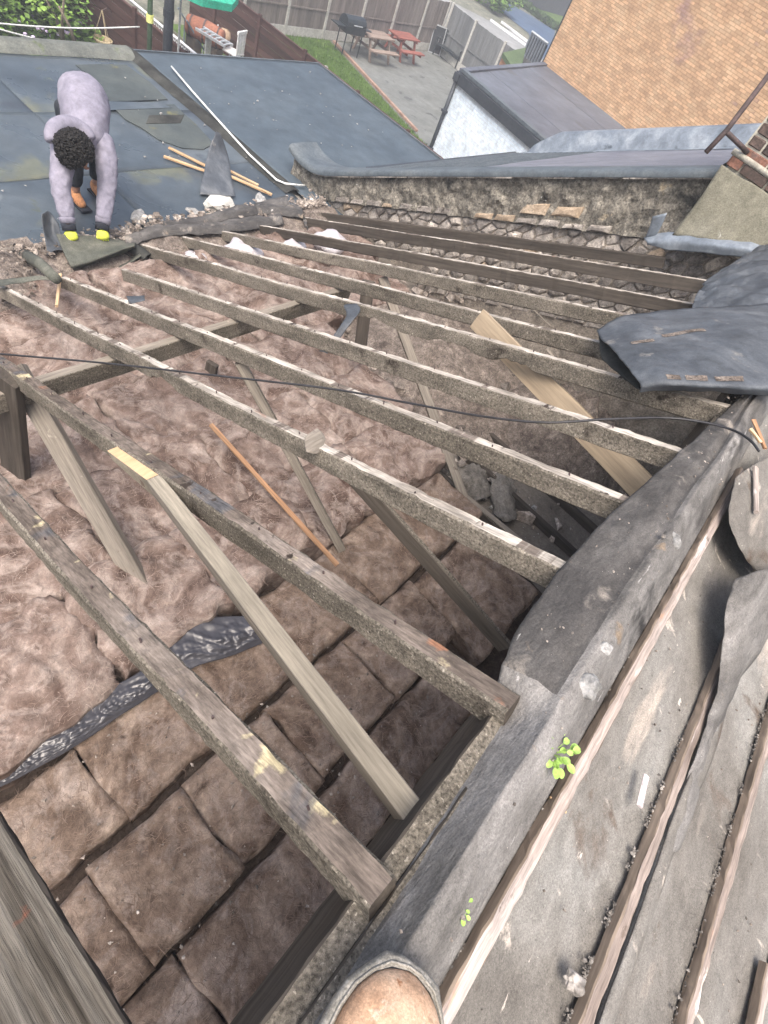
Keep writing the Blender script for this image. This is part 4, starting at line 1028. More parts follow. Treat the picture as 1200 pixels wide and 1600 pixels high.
# insulation batts: rows run along the ridge direction, split across
MT['strand_far'] = mat('wool_strand', [(0.2029, 0.1447, 0.1193), (0.2975, 0.2315, 0.1969), (0.4058, 0.3409, 0.2984)], 9, rough=1, spec=.02, bump=0, fine=.1, mid=0, rand=.35)
MT['strand_near'] = mat('dirty_wool_strand', [(0.1405, 0.0943, 0.0729), (0.2231, 0.165, 0.1312), (0.3057, 0.2436, 0.2041)], 9, rough=1, spec=.02, bump=0, fine=.1, mid=0, rand=.35)
def batt(x0, x1, y0, y1, zt, label, m_, seed, hump=.035, edge=.07, step=.022, wob=.02, tilt=0.0, dropz=.04, far_=False):
    b = MB(); nx = max(4, int((x1 - x0) / step)); ny = max(4, int((y1 - y0) / step)); P = []
    for i in range(nx + 1):
        row = []
        for j in range(ny + 1):
            s_, t_ = i / nx, j / ny
            x = lerp(x0, x1, s_); y = lerp(y0, y1, t_)
            ex = min(s_, 1 - s_) * (x1 - x0); ey = min(t_, 1 - t_) * (y1 - y0)
            dmin = min(ex * 2.2 + .004, ey)
            k = min(1.0, dmin / edge); drop = (1 - (1 - (1 - k) ** 2) ** .5) if k < 1 else 0
            wx, wy = x + .11 * N3(x * 3.2, y * 3.2, seed), y + .11 * N3(y * 3.2, x * 3.2, seed + 4)
            h = hump * fbm(wx * 1.9, wy * 1.9, 3.1, 3) + hump * .38 * fbm(wx * 5, wy * 5, 8.2, 2) + hump * .13 * fbm(x * 19, y * 19, 2, 2)
            cr_ = abs(N3(wx * 2.7, wy * 2.7, 17.0 + seed)); h -= hump * .35 * max(0, 1 - cr_ / .09)
            zz = zt + h - drop * dropz + tilt * (y - y0)
            ox = wob * N3(y * 7, seed, x * 2) * (1 - k); oy = wob * N3(x * 7, seed + 3, y * 2) * (1 - k)
            row.append(V(x + ox, y + oy, zz))
        P.append(row)
    b.grid(P)
    def skirt(line, out):
        Q = [line, [p + out * .006 + V(0, 0, -.07) for p in line], [V(p.x, p.y, FZ + .004) - out * .01 for p in line]]
        b.grid(Q)
    skirt([r[0] for r in P], V(0, -1, 0)); skirt([r[-1] for r in P][::-1], V(0, 1, 0))
    skirt(P[0][::-1], V(-1, 0, 0)); skirt(P[-1], V(1, 0, 0))
    o = b.build('insulation_batt', m_, smooth=True)
    tag(o, label, 'insulation', 'brown mineral wool insulation batts')
    # loose strands lifting off the surface
    rf = random.Random(int(seed * 100)); b = MB(); nf = int((x1 - x0) * (y1 - y0) * 2200)
    for _ in range(nf):
        i = rf.randrange(1, nx - 1); j = rf.randrange(1, ny - 1); p = P[i][j]
        a_ = 6.28 * N3(p.x * 2.2, p.y * 2.2, 5) + rf.gauss(0, .7); L_ = rf.uniform(.02, .075); w = rf.uniform(.0004, .0012)
        c_ = rf.gauss(0, 14); q = p + V(0, 0, .001); side = V(-math.sin(a_), math.cos(a_), .3) * w; vs = [q - side, q + side]
        for k in range(1, 5):
            a2 = a_ + c_ * L_ * k / 4
            q = q + V(math.cos(a2), math.sin(a2), 0) * L_ / 4; side = V(-math.sin(a2), math.cos(a2), .3) * w * (1 - k / 5)
            h_ = .010 * math.sin(math.pi * k / 4.6) * rf.random()
            vs += [q - side + V(0, 0, h_), q + side + V(0, 0, h_)]
        b.add(vs, [(2 * k, 2 * k + 1, 2 * k + 3, 2 * k + 2) for k in range(4)])
    o2 = b.build('loose_strands', MT['strand_far'] if far_ else MT['strand_near'], o); tag(o2, kind='stuff')
    return o
I1, I2 = MT['insul'], MT['insul_dirty']
BT = [
 # x0, x1, y0, y1, top, label
 (-.9, .06, -.66, -.205, -3.19, 'dirty batt at the bottom edge beside the ribbed plank', I2),
 (.08, .74, -.66, -.22, -3.17, 'dirty batt under the lower end of the nearest rafter', I2),
 (.76, 1.36, -.56, -.21, -3.20, 'short batt tucked against the ridge timber, beside the pale prop', I2),
 (1.38, 2.1, -.56, -.19, -3.17, 'batt in the dark corner under the split rafter end', I2),
 (-.9, -.02, -.175, .30, -3.17, 'crumbling batt with swirling fibres beside the ribbed plank', I2),
 (.0, .46, -.17, .32, -3.15, 'square batt with a big swirl in the foreground', I2),
 (.48, 1.02, -.165, .325, -3.17, 'batt crossed by the nearest rafter, next to the swirled one', I2),
 (1.04, 1.66, -.15, .33, -3.16, 'batt seen between nearest rafter and pale prop', I2),
 (1.68, 2.35, -.155, .33, -3.14, 'batt right of the pale prop, second row from the ridge', I2),
 (2.37, 3.15, -.4, .30, -3.15, 'batt by the steep dark brace near the felt flap', I2),
 (-.9, .22, .375, .80, -3.17, 'batt at the left edge below the black polythene', I2),
 (.235, .80, .37, .82, -3.15, 'batt just below the black polythene', I2),
 (.815, 1.40, .37, .83, -3.15, 'batt right of the polythene, under nearest rafter', I2),
 (1.415, 2.05, .365, .86, -3.13, 'batt between the pale prop and the second rafter', I2),
 (2.07, 2.62, .36, .88, -3.14, 'batt beside the foot of the orange stick', I2),
 (2.64, 3.35, .34, .84, -3.12, 'batt left of the bare dusty ceiling', I2),
 (-.6, .55, .90, 1.50, -3.02, 'thick pale fluffy batt at the left edge above the polythene', I1),
 (.57, 1.25, .93, 1.50, -3.01, 'thick pinkish batt above the polythene, left of grey strut', I1),
 (1.22, 1.98, .92, 1.46, -3.02, 'white-streaked batt just above the polythene loop', I1),
 (2.0, 2.75, .91, 1.45, -3.04, 'pinkish batt the orange stick lies on', I1),
 (2.77, 3.55, .90, 1.45, -3.05, 'bulging pale batt at the edge of the dark hole', I1),
 (-.4, .9, 1.49, 2.12, -3.05, 'batt behind the dark upright at the left edge', I1),
 (.92, 1.85, 1.48, 2.10, -3.06, 'batt under the second rafter, middle rows', I1),
 (1.87, 2.8, 1.46, 2.10, -3.07, 'batt under the third rafter, middle rows', I1),
 (2.82, 3.7, 1.46, 2.08, -3.08, 'batt under the fourth and fifth rafters, middle rows', I1),
 (.3, 1.5, 2.11, 2.74, -3.09, 'batt just beyond the purlin at the left edge', I1),
 (1.52, 2.6, 2.10, 2.74, -3.10, 'batt just beyond the purlin, under third and fourth rafters', I1),
 (2.62, 3.75, 2.10, 2.72, -3.10, 'batt just beyond the purlin, under fifth and sixth rafters', I1),
 (.6, 1.9, 2.75, 3.38, -3.12, 'batt near the eave at the left edge', I1),
 (1.92, 3.0, 2.75, 3.38, -3.12, 'batt near the eave below the rolled felt', I1),
 (3.02, 4.1, 2.73, 3.38, -3.11, 'batt near the eave, far rows beside the rubble', I1),
 (4.12, 5.2, 2.73, 3.38, -3.14, 'batt near the eave, closest to the party wall', I1),
 (.9, 2.2, 3.39, 3.98, -3.15, 'batt against the brown dirt heap at the eave', I1),
 (2.22, 3.3, 3.39, 3.98, -3.14, 'batt at the eave directly below the rolled felt', I1),
 (3.32, 4.4, 3.39, 3.98, -3.13, 'batt at the eave between two pale bags', I1),
 (4.42, 5.4, 3.39, 3.98, -3.15, 'last batt at the eave, in the corner by the party wall', I1),
]
for i, (x0, x1, y0, y1, zt, lb, mm) in enumerate(BT):
    far = y0 > .88
    gx = .012 if far else .009
    batt(x0 - gx, x1 + gx, y0 - (.02 if far else .005), y1 + (.02 if far else .005), zt, lb, mm, i * 1.7 + 1, hump=.058 if far else .026, edge=.09 if far else .045, step=.020 if far else .016, wob=.07 if far else .022, dropz=.045 if far else .045, far_=far)
# crumpled black polythene strip
ctrl = []
for (ua, va, ub, vb) in ((-60, 1215, -70, 1262), (0, 1192, 0, 1229), (60, 1168, 66, 1196), (120, 1128, 128, 1160), (175, 1085, 190, 1117), (228, 1052, 240, 1085), (262, 985, 300, 1046), (330, 975, 355, 1028), (395, 975, 410, 1005)):
    ctrl.append([onz(ua, va - 12, -3.08), onz((ua + ub) / 2, (va + vb) / 2, -3.085), onz(ub, vb, -3.12)])
P = patch_pts(ctrl, 300, 30, .010, 5, 2, 0)
for i, r in enumerate(P):
    for j, p in enumerate(r):
        w = math.sin(math.pi * j / 30)
        q_ = 2.2 * N3(i * .02, j * .05, 12); p.z += w * (.022 * abs(N3(i * .045 + q_, j * .24 + q_ * 2, 3)) + .014 * abs(N3(i * .11 + q_, j * .42, 7)) - .006 + .003 * N3(i * .3, j * .5, 9))
b = MB(); b.grid(P); o = b.build('polythene_strip', MT['plastic'], smooth=True); o.modifiers.new('t', 'SOLIDIFY').thickness = .0008
tag(o, 'crumpled shiny black polythene strip between insulation rows', 'polythene')
# dusty bare ceiling, hole rubble
pts = []; rn = random.Random(5)
for i in range(900):
    x = rn.uniform(3.4, 5.7); y = rn.uniform(-.7, 3.0)
    if y < .75 and x < 4.9 and rn.random() < .75: continue
    pts.append(V(x, y, FZ + .02 + (.10 if y > .8 else 0) * rn.random() + max(0, (x - 4.6)) * .22 * rn.random()))
scatter('loft_rubble', pts, .01, .11, MT['debris'], .45, 'broken plaster, laths and slate littering the far loft floor', 'rubble', 5, 2.2)
b = MB()
def mound(b, cx, cy, rx, ry, h, z, seed, n=26, amp=.3):
    P = []
    for i in range(n + 1):
        row = []
        for j in range(n + 1):
            s_, t_ = i / n * 2 - 1, j / n * 2 - 1
            r = math.hypot(s_, t_); x, y = cx + s_ * rx, cy + t_ * ry
            k = max(0, 1 - r ** 2)
            row.append(V(x, y, z + h * k * (1 + amp * fbm(x * 6, y * 6, seed, 4)) + amp * .12 * h * fbm(x * 20, y * 20, seed) - .01 * (r > .98)))
        P.append(row)
    b.grid(P)
mound(b, 4.9, 1.9, 1.2, 1.3, .34, FZ, 2); mound(b, 5.2, .4, .7, .9, .55, FZ, 3); mound(b, 3.9, 1.5, .5, .55, .12, FZ, 4); mound(b, 4.6, 3.4, .9, .7, .22, FZ, 8)
tag(b.build('rubble_heap', MT['dirt'], smooth=True), 'grey dusty rubble heaped in the far loft by the party wall', 'rubble heap', kind='stuff')
# laths sticking out of the rubble
rn = random.Random(12)
lat = [((1010, 565), (1065, 520), 'split lath leaning on the rubble, left of the loose felt'), ((855, 545), (890, 590), 'split lath poking up behind the new board'), ((880, 560), (940, 615), 'long split lath lying behind the new board'),
       ((905, 520), (925, 560), 'short split lath among rubble beside the sixth rafter'), ((830, 480), (862, 510), 'splinter of lath beneath the far rafters')]
for i, (q0, q1, lb) in enumerate(lat):
    a_, c_ = back(*q0, -.55), back(*q1, -.75)
    tag(beam('broken_lath', a_, c_, .03, .008, (0, .3, 1), [MT['grey_wood']], rough=.003, seed=80 + i), lb, 'lath', 'broken laths in the far loft')
# dusty grey paper sack and white crumbs
c = onz(790, 775, FZ + .12)
sheet('dusty_paper_scrap', [[onz(765, 745, FZ + .08), onz(790, 735, FZ + .10), onz(805, 760, FZ + .06)], [onz(768, 780, FZ + .06), onz(788, 775, FZ + .14), onz(806, 790, FZ + .06)], [onz(775, 812, FZ + .05), onz(795, 815, FZ + .12), onz(808, 812, FZ + .04)]],
      16, 14, [MT['paper']], 'crumpled dusty grey paper on the bare ceiling', 'paper', amp=.035, freq=16, seed=6)
sheet('grey_paper_heap', [[onz(705, 735, FZ + .06), onz(735, 725, FZ + .1), onz(765, 732, FZ + .05)], [onz(718, 755, FZ + .05), onz(740, 748, FZ + .13), onz(762, 752, FZ + .05)], [onz(735, 790, FZ + .04), onz(755, 780, FZ + .1), onz(770, 775, FZ + .04)]],
      16, 14, [MT['paper']], 'torn grey paper lining beside the joist end', 'paper', amp=.035, freq=18, seed=9)
pts = [onz(u + rn.uniform(-12, 12), v + rn.uniform(-12, 12), FZ + .03) for u, v in [(rn.uniform(720, 840), rn.uniform(720, 840)) for _ in range(70)]]
scatter('plaster_crumbs', pts, .006, .03, MT['lump'], .6, 'pale plaster crumbs on the bare dusty ceiling', 'plaster crumbs', 8)
# pale plastic bags at the far eave
for (u, v, r, lb) in ((517, 372, .22, 'pale plastic-wrapped insulation poking up near the party wall'), (382, 386, .22, 'pale plastic-wrapped insulation beside the eave, left one'), (462, 378, .14, 'pale plastic scrap between the two wrapped bundles'), (303, 402, .15, 'pale plastic edge beyond the rolled felt')):
    p = back(u, v, -.10); b = MB(); lump_mesh(b, p + V(0, 0, -.05), r, u * .1, (1, .75, .38), 3, .4, jag=.35)
    tag(b.build('plastic_bundle', MT['bag'], smooth=True), lb, 'plastic bundle', 'pale plastic bundles in the loft')

# ================================================================== RAFTERS
RAF = [  # eave/outer pixel, ridge pixel, width, depth, label
 ((-90, 668), (597, 1393), .058, .10, 'nearest full rafter, stained and blotchy, crossing the lower left', 'near'),
 ((-70, 515), (803, 1098), .052, .10, 'rafter with a split rotten end under the felt flap corner', 'near'),
 ((-5, 443), (890, 890), .045, .10, 'rafter carrying a loose slate chip, third from the photographer', 'top'),
 ((93, 430), (985, 782), .045, .10, 'rafter with reddish split near its flap end, fourth from the photographer', 'top'),
 ((193, 420), (1066, 704), .042, .10, 'rafter the black cable crosses near the flap, fifth in line', 'top'),
 ((210, 378), (1140, 634), .044, .11, 'mouldy sagging rafter with ragged underside ending at the felt sheet corner', 'top'),
 ((277, 368), (1010, 552), .042, .10, 'rafter just behind the cut end of the new board', 'top'),
 ((333, 358), (1010, 497), .042, .10, 'rafter vanishing under the loose felt tip, eighth in line', 'top'),
 ((398, 350), (1095, 475), .042, .10, 'rafter reaching the middle of the loose felt, ninth in line', 'shaded_side'),
 ((450, 335), (1130, 442), .040, .11, 'last pale-topped rafter before the party wall', 'shaded_side'),
 ((448, 325), (1040, 402), .042, .10, 'dark rafter hard against the party wall', 'dark'),
]
for i, (q0, q1, w, h, lb, k) in enumerate(RAF):
    a_, c_ = back(*q0), back(*q1)
    mats = {'near': [MT['raft_near'], MT['raft_side'], MT['dark_wood']], 'top': [MT['raft_top'], MT['raft_side'], MT['raft_side']], 'shaded_side': [MT['raft_top'], MT['dark_wood'], MT['dark_wood']], 'dark': [MT['dark_wood'], MT['dark_wood'], MT['dark_wood']]}[k]  # last rafters: shade of the far bay put into the dark wood colour
    nt_ = None
    Ln = (c_ - a_).length
    if i == 5: nt_ = [(Ln * .60, .22, .045), (Ln * .72, .16, .06), (Ln * .80, .12, .04)]
    if i == 2: nt_ = [(Ln * .52, .13, .045)]
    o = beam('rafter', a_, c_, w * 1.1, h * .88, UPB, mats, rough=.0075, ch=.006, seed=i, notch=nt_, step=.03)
    tag(o, lb, 'rafter', 'weathered rafters of the stripped roof')
# ridge board and lining under the ridge felt
rb = beam('ridge_board', V(-.9, -.245, -1.075), V(5.5, -.245, -1.075), .045, .20, (0, 0, 1), [MT['raft_side'], MT['dark_wood'], MT['dark_wood']], rough=.005, seed=30, step=.03)
tag(rb, 'long dark ridge board the rafter tops meet', 'ridge board')
# wide ribbed plank in the lower left corner
a_, c_ = back(-60, 1178, -.03), back(262, 1700, -.03)
d = (c_ - a_).normalized(); side = d.cross(UPB).normalized()
if side.dot(CR) > 0: side = -side
o = beam('ribbed_plank', a_ + side * .085, c_ + side * .085, .17, .05, UPB, [MT['plank_wood'], MT['dark_wood'], MT['dark_wood']], rough=.004, seed=31, step=.03)
tag(o, 'wide ribbed grey plank in the lower left corner', 'plank')
# purlin
a_, c_ = back(20, 592, -.105), back(470, 478, -.105)
y_p = (a_.y + c_.y) / 2
o = beam('purlin', V(.35, y_p, zb(y_p, -.108)), V(3.35, y_p, zb(y_p, -.108)), .05, .125, V(0, 0, 1), [MT['grey_wood'], MT['raft_side'], MT['raft_side']], seed=33)
tag(o, 'grey purlin running level beneath the rafters', 'purlin')
# struts and props
UP = V(0, 0, 1)
def strut(name, p, q, w, h, mats, label, seed, up=None, cat='timber strut'):
    return tag(beam(name, p, q, w, h, up or -CF, mats, rough=.003, seed=seed), label, cat, 'timber struts and props')
strut('timber_strut', onx(18, 575, .93), onx(292, 1048, .88), .105, .06, [MT['grey_wood']], 'grey square strut dropping from purlin past the nearest rafter', 41, V(-.75, -.35, .75))
strut('timber_strut', onx(0, 590, .80), onx(28, 800, .78), .17, .05, [MT['dark_wood']], 'short dark upright timber at the left edge', 42, V(-.8, -.3, .5))
strut('timber_strut', back(375, 568, -.11), onz(535, 862, -3.12), .055, .06, [MT['grey_wood'], MT['raft_side']], 'thin grey strut behind the orange stick', 43)
strut('timber_strut', onx(540, 715, 1.52), onx(800, 1008, 1.74), .03, .080, [MT['raft_side'], MT['dark_wood']], 'dark brace dipping from third rafter to under the flap', 44, UPB)
strut('timber_strut', back(598, 432, -.11), onz(725, 778, -3.2), .075, .055, [MT['grey_wood'], MT['raft_side']], 'pale-edged strut standing below the fifth and sixth rafters', 45)
strut('timber_strut', onz(712, 762, FZ + .1), onz(815, 845, FZ + .1), .06, .08, [MT['grey_wood'], MT['raft_side']], 'low timber end lying on the bare ceiling', 46, UP)
strut('timber_hanger', back(575, 440, -.11), onx(560, 560, 3.5), .10, .04, [MT['dark_wood']], 'dark upright hanger board beneath the sixth rafter', 47, V(-1, -.4, .3))
strut('timber_hanger', onx(325, 575, 3.45) if False else onx(330, 570, 2.35), onx(318, 632, 2.35), .09, .04, [MT['dark_wood']], 'short dark block hanging below the fifth rafter', 48, V(-1, -.4, .3))
# propped pale timber with fresh cut end
pa_, pb_, pcut = ray(240, 745) * 1.92, ray(665, 1292) * 1.07, ray(178, 700) * 2.08
o = beam('propped_timber', pa_, pb_, .050, .075, V(-.15, .35, 1), [MT['new_wood'], MT['grey_wood'], MT['new_wood']], rough=.0015, seed=51, ch=.002)
tag(o, 'long pale squared timber with a fresh yellow cut end', 'timber', 'timber struts and props')
M = frame(pa_, pb_, V(-.15, .35, 1)); Mi = M.inverted()
lc = Mi @ pcut
b = MB()
w = .0255
b.add([M @ V(.001, -w, 0.001), M @ V(.001, w, 0.001), M @ V(.001, w, -.0755), M @ V(.001, -w, -.0755), M @ V(lc.x, -w + lc.y, lc.z), M @ V(lc.x, w + lc.y, lc.z), M @ V(lc.x + .03, w + lc.y, lc.z - .028), M @ V(lc.x + .03, -w + lc.y, lc.z - .028)],
      [(0, 1, 5, 4)], 0)
b.add([v.copy() for v in b.v[:8]], [(0, 4, 7, 3), (1, 2, 6, 5), (3, 7, 6, 2), (4, 5, 6, 7)], 1)
cutm = b.mesh('cut_end', [MT['cut_wood'], MT['new_wood']])
ce = bpy.data.objects.new('cut_end', cutm); COL.objects.link(ce); ce.parent = o; ce.matrix_parent_inverse = Matrix.Identity(4); ce.matrix_basis = M.inverted()
# new board between sixth and seventh rafters
pa_, pb_ = ray(744, 497) * 3.28, ray(1012, 772) * 2.5
upn = (-CF + V(0, -.3, .1)).normalized()
o = beam('new_board', pa_ - V(0, 0, 0), pb_, .125, .038, V(-.80, -.45, .30), [MT['board_wood'], MT['board_wood'], MT['cut_wood']], rough=.001, seed=52, ch=.002)
tag(o, 'new pale board with a fresh angled cut sloping under the sixth rafter', 'board')
# orange stick
o = beam('orange_stick', onz(330, 662, -2.9), onz(528, 882, -3.0), .032, .02, UP, [MT['orange_wood']], rough=.004, seed=53)
tag(o, 'thin orange-brown broken batten lying on the insulation', 'batten')
o = beam('pale_stick', back(92, 428, .02), back(86, 478, -.15), .022, .02, V(-1, 0, 0), [MT['roof_batten_wood']], rough=.002, seed=54)
tag(o, 'short pale stick upright between the first two rafters at the eave', 'stick')
# short joist stubs at the eave
for i, (q0, q1, lb) in enumerate((((268, 372), (284, 392), 'short joist stub at the eave, left of three'), ((333, 358), (352, 381), 'short joist stub at the eave, middle of three'), ((402, 347), (418, 366), 'short joist stub at the eave, right of three'))):
    a_, c_ = back(*q0, -.06), back(*q1, -.12)
    tag(beam('joist_stub', a_, a_ + V(0, -.75, -.05), .045, .08, UP, [MT['grey_wood'], MT['raft_side']], seed=55 + i), lb, 'joist stub', 'joist stubs at the eave')
# chip of slate on the third rafter, felt scraps hooked on rafters
p = back(492, 690, .012)
b = MB(); lump_mesh(b, p, .055, 3, (1.2, .7, .16), 2, .5); tag(b.build('slate_chip', MT['grey_wood']), 'loose grey slate chip lying on the third rafter', 'slate')
sheet('felt_shred', [[back(536, 478, .02), back(556, 474, .03)], [back(540, 500, -.03), back(560, 492, 0)], [back(500, 548, -.18), back(512, 552, -.2)]], 12, 8, [MT['felt_blue']], 'torn dark felt shred hooked over the fifth rafter', 'felt scrap', amp=.02, seed=7)
sheet('felt_shred', [[back(198, 462, .01), back(226, 462, .015)], [back(203, 471, .02), back(228, 468, .02)]], 6, 6, [MT['felt_blue']], 'small dark felt shred lying on the rafter near the eave', 'felt scrap', amp=.02, seed=8)

# ================================================================== PARTY WALL, NEIGHBOUR ROOF
WX = 5.80
pw = thing('party_wall', V(6.0, 2.6, FZ), 'rough flint and rubble party wall with pebbled upper band', 'wall')
ztop = lambda y: -.88 - .553 * (y - .77) + .28 * max(0, (y - 4.6) / .7) ** 2.2
zled = lambda y: zb(y, .075)
Y0, Y1 = -.6, 5.25
b = MB()  # core, mortar faced
def wall_strip(b, x0, x1, ya, yb, zlo, zhi, n=80, rough_=0.0, mi=0, seed=1.0):
    P = []
    m_ = 10
    for i in range(n + 1):
        y = lerp(ya, yb, i / n); row = []
        for j in range(m_ + 1):
            z = lerp(zlo(y), zhi(y), j / m_)
            row.append(V(x0 - rough_ * (.5 + fbm(y * 8, z * 8, seed, 4)), y, z))
        P.append(row)
    b.grid(P, mi)
    # back, top, ends
    b.grid([[V(x1, r[0].y, r[0].z), V(x1, r[-1].y, r[-1].z)] for r in P], mi)
    T1 = [[r[-1], V(x1, r[-1].y, r[-1].z)] for r in P]; b.grid(T1, mi)
    B1 = [[r[0], V(x1, r[0].y, r[0].z)] for r in P]; b.grid(B1, mi)
    b.grid([P[-1], [V(x1, p.y, p.z) for p in P[-1]]], mi); b.grid([P[0], [V(x1, p.y, p.z) for p in P[0]]], mi)
wall_strip(b, WX + .012, WX + .30, Y0, Y1, lambda y: FZ, lambda y: zled(y), 160, .026)
b.build('core', MT['mortar'], pw, smooth=True)
b = MB(); wall_strip(b, WX - .03, WX + .298, .75, Y1 + .03, lambda y: zled(y) + .003, lambda y: ztop(y) - .012, 260, .035, seed=4)
b.build('pebbled_band', MT['pebble'], pw, smooth=False)
# stones of the lower face: irregular cells packed tight, each a bulging block
def clip(poly, px, py, nx, ny):
    out = []
    for i in range(len(poly)):
        a_, c_ = poly[i], poly[(i + 1) % len(poly)]
        da = (a_[0] - px) * nx + (a_[1] - py) * ny; dc = (c_[0] - px) * nx + (c_[1] - py) * ny
        if da <= 0: out.append(a_)
        if (da < 0) != (dc < 0) and da != dc:
            t_ = da / (da - dc); out.append((lerp(a_[0], c_[0], t_), lerp(a_[1], c_[1], t_)))
    return out
rn = random.Random(21); seeds = []
for r in range(8):
    k = 0
    while True:
        s_ = .05 + k * .158 + (.079 if r % 2 else 0); k += 1
        if s_ > 5.4: break
        seeds.append((s_ + rn.uniform(-.045, .045), -.03 - r * .105 + rn.uniform(-.028, .028)))
def stone_block(poly, th, gap, seed, m_, name='stone'):
    cx = sum(p[0] for p in poly) / len(poly); cy = sum(p[1] for p in poly) / len(poly)
    sz = max(math.hypot(p[0] - cx, p[1] - cy) for p in poly)
    R0 = [(lerp(p[0], cx, gap / sz), lerp(p[1], cy, gap / sz)) for p in poly]; n = len(R0)
    def ring(sc, x): return [V(x + .006 * N3(p[0] * 30, p[1] * 30, seed), (cx + (p[0] - cx) * sc), (cy + (p[1] - cy) * sc)) for p in R0]
    b = MB(); rr = [ring(1.0, .02), ring(.97, -th * .45), ring(.80, -th * .92), ring(.40, -th * (1.0 + rn.uniform(-.15, .3)))]
    for r_ in rr: b.v += r_
    for q in range(3):
        for k in range(n): b.f.append([q * n + k, q * n + (k + 1) % n, (q + 1) * n + (k + 1) % n, (q + 1) * n + k]); b.m.append(0)
    b.f.append([3 * n + k for k in range(n)]); b.m.append(0)
    c = V(0, cx, cy); me = b.mesh(name, [m_], False, c)
    bm = bmesh.new(); bm.from_mesh(me); bmesh.ops.recalc_face_normals(bm, faces=bm.faces); bm.to_mesh(me); bm.free()
    return me, c
for (sy, sz_) in seeds:
    y_, z_ = sy, zled(sy) + sz_
    if z_ < FZ + .05 or sy > Y1 - .02 or sy < .1: continue
    if sz_ < -.5 and sy > 3.0: continue
    poly = [(sy - .2, sz_ - .2), (sy + .2, sz_ - .2), (sy + .2, sz_ + .2), (sy - .2, sz_ + .2)]
    for (oy, oz) in seeds:
        if (oy, oz) == (sy, sz_) or abs(oy - sy) > .4 or abs(oz - sz_) > .35: continue
        poly = clip(poly, (sy + oy) / 2, (sz_ + oz) / 2, oy - sy, oz - sz_)
    poly = [(p[0], min(p[1], .0)) for p in poly]
    if len(poly) < 3: continue
    poly = [(p[0], p[1] + zled(p[0])) for p in poly]
    me, c = stone_block(poly, rn.uniform(.03, .06), .006, rn.random() * 50, MT['tan_stone'] if rn.random() < .05 else MT['stone'])
    link('stone', me, pw, Matrix.Translation(c + V(WX + .02, 0, 0)))
# ledge course: thin bricks at the base of the band
for i in range(17):
    y = 1.35 + i * .225
    if rn.random() < .15: continue
    yy = [y + .006, y + .218]; z0 = .008; z1 = .07 + rn.uniform(-.01, .01)
    poly = [(yy[0], zled(yy[0]) + z0), (yy[1], zled(yy[1]) + z0), (yy[1] - .01, zled(yy[1]) + z1), (yy[0] + .01, zled(yy[0]) + z1)]
    me, c = stone_block(poly, .035, .003, i, MT['tan_stone'] if rn.random() < .2 else MT['stone'], 'ledge_brick')
    link('ledge_brick', me, pw, Matrix.Translation(c + V(WX - .035, 0, 0)))
# exposed tan faces in the band
p = onx(875, 300, WX - .05)
for (dy_, L_, h_, zo_) in ((-.30, .27, .10, .03), (.0, .27, .11, .02)):
    y0 = p.y + dy_; f_ = lambda yy, k: zled(yy) + k
    poly = [(y0, f_(y0, .085 + zo_)), (y0 + L_, f_(y0 + L_, .085 + zo_)), (y0 + L_ - .02, f_(y0 + L_, .085 + zo_ + h_)), (y0 + .02, f_(y0, .085 + zo_ + h_))]
    me, c = stone_block(poly, .03, .004, dy_, MT['tan_stone'], 'tan_brick')
    link('tan_brick', me, pw, Matrix.Translation(c + V(WX - .04, 0, 0)))
# slate line under the coping
b = MB(); n = 22
for i in range(n):
    y = lerp(.78, 4.9, i / n); y2 = lerp(.78, 4.9, (i + .97) / n)
    b = MB(); x0 = WX - .10 + rn.uniform(-.012, .012)
    b.add([V(x0, y, ztop(y) - .008), V(x0, y2, ztop(y2) - .008), V(WX + .2, y2, ztop(y2) - .008), V(WX + .2, y, ztop(y) - .008), V(x0, y, ztop(y) + .004), V(x0, y2, ztop(y2) + .004), V(WX + .2, y2, ztop(y2) + .004), V(WX + .2, y, ztop(y) + .004)],
          [(0, 3, 2, 1), (4, 5, 6, 7), (0, 1, 5, 4), (1, 2, 6, 5), (2, 3, 7, 6), (3, 0, 4, 7)]); b.build('slate', MT['stone'], pw, recalc=True)

ng_ = thing('neighbour_roof', V(8, 2, GZ), 'lavender-grey felted sloping roof beyond the party wall', 'roof')
NX1 = 10.0
# dark blue felt edge dressed over the wall top
P = []
for i in range(120):
    y = lerp(.6, 5.35, i / 119); w = .012 * N3(y * 5, 2); zt = ztop(y)
    k = max(0, (y - 4.5) / .85)
    P.append([V(WX - .11 + w, y, zt + .006), V(WX - .115 + w, y, zt + .05), V(WX - .08 + w, y, zt + .075), V(WX + .12 + w, y, zt + .085 + .01 * N3(y * 3, 7)), V(WX + .36 + w, y, zt + .075)])
b = MB(); b.grid(P); b.build('felt_edge', MT['neigh_edge'], ng_, smooth=True)
nz2 = lambda y: ztop(y) + .06
b = MB(); P = []
for i in range(14):
    x = lerp(WX + .35, NX1, i / 13); P.append([V(x, y, nz2(y) + .004 * fbm(x * 2, y * 2, 3)) for y in [lerp(-1.0, 4.45, j / 60) for j in range(61)]])
b.grid(P); b.build('felt_slope', MT['neigh_felt'], ng_, smooth=True)
for j in range(16):     # lap ridges of the covering near the eave
    y = 4.42 - j * .085; b = MB(); b.tube([V(WX + .37, y, nz2(y) + .004), V(NX1 - .02, y, nz2(y) + .004)], .006, 5, cap=True)
    b.build('lap_ridge', MT['neigh_edge'], ng_)
b = MB(); P = []
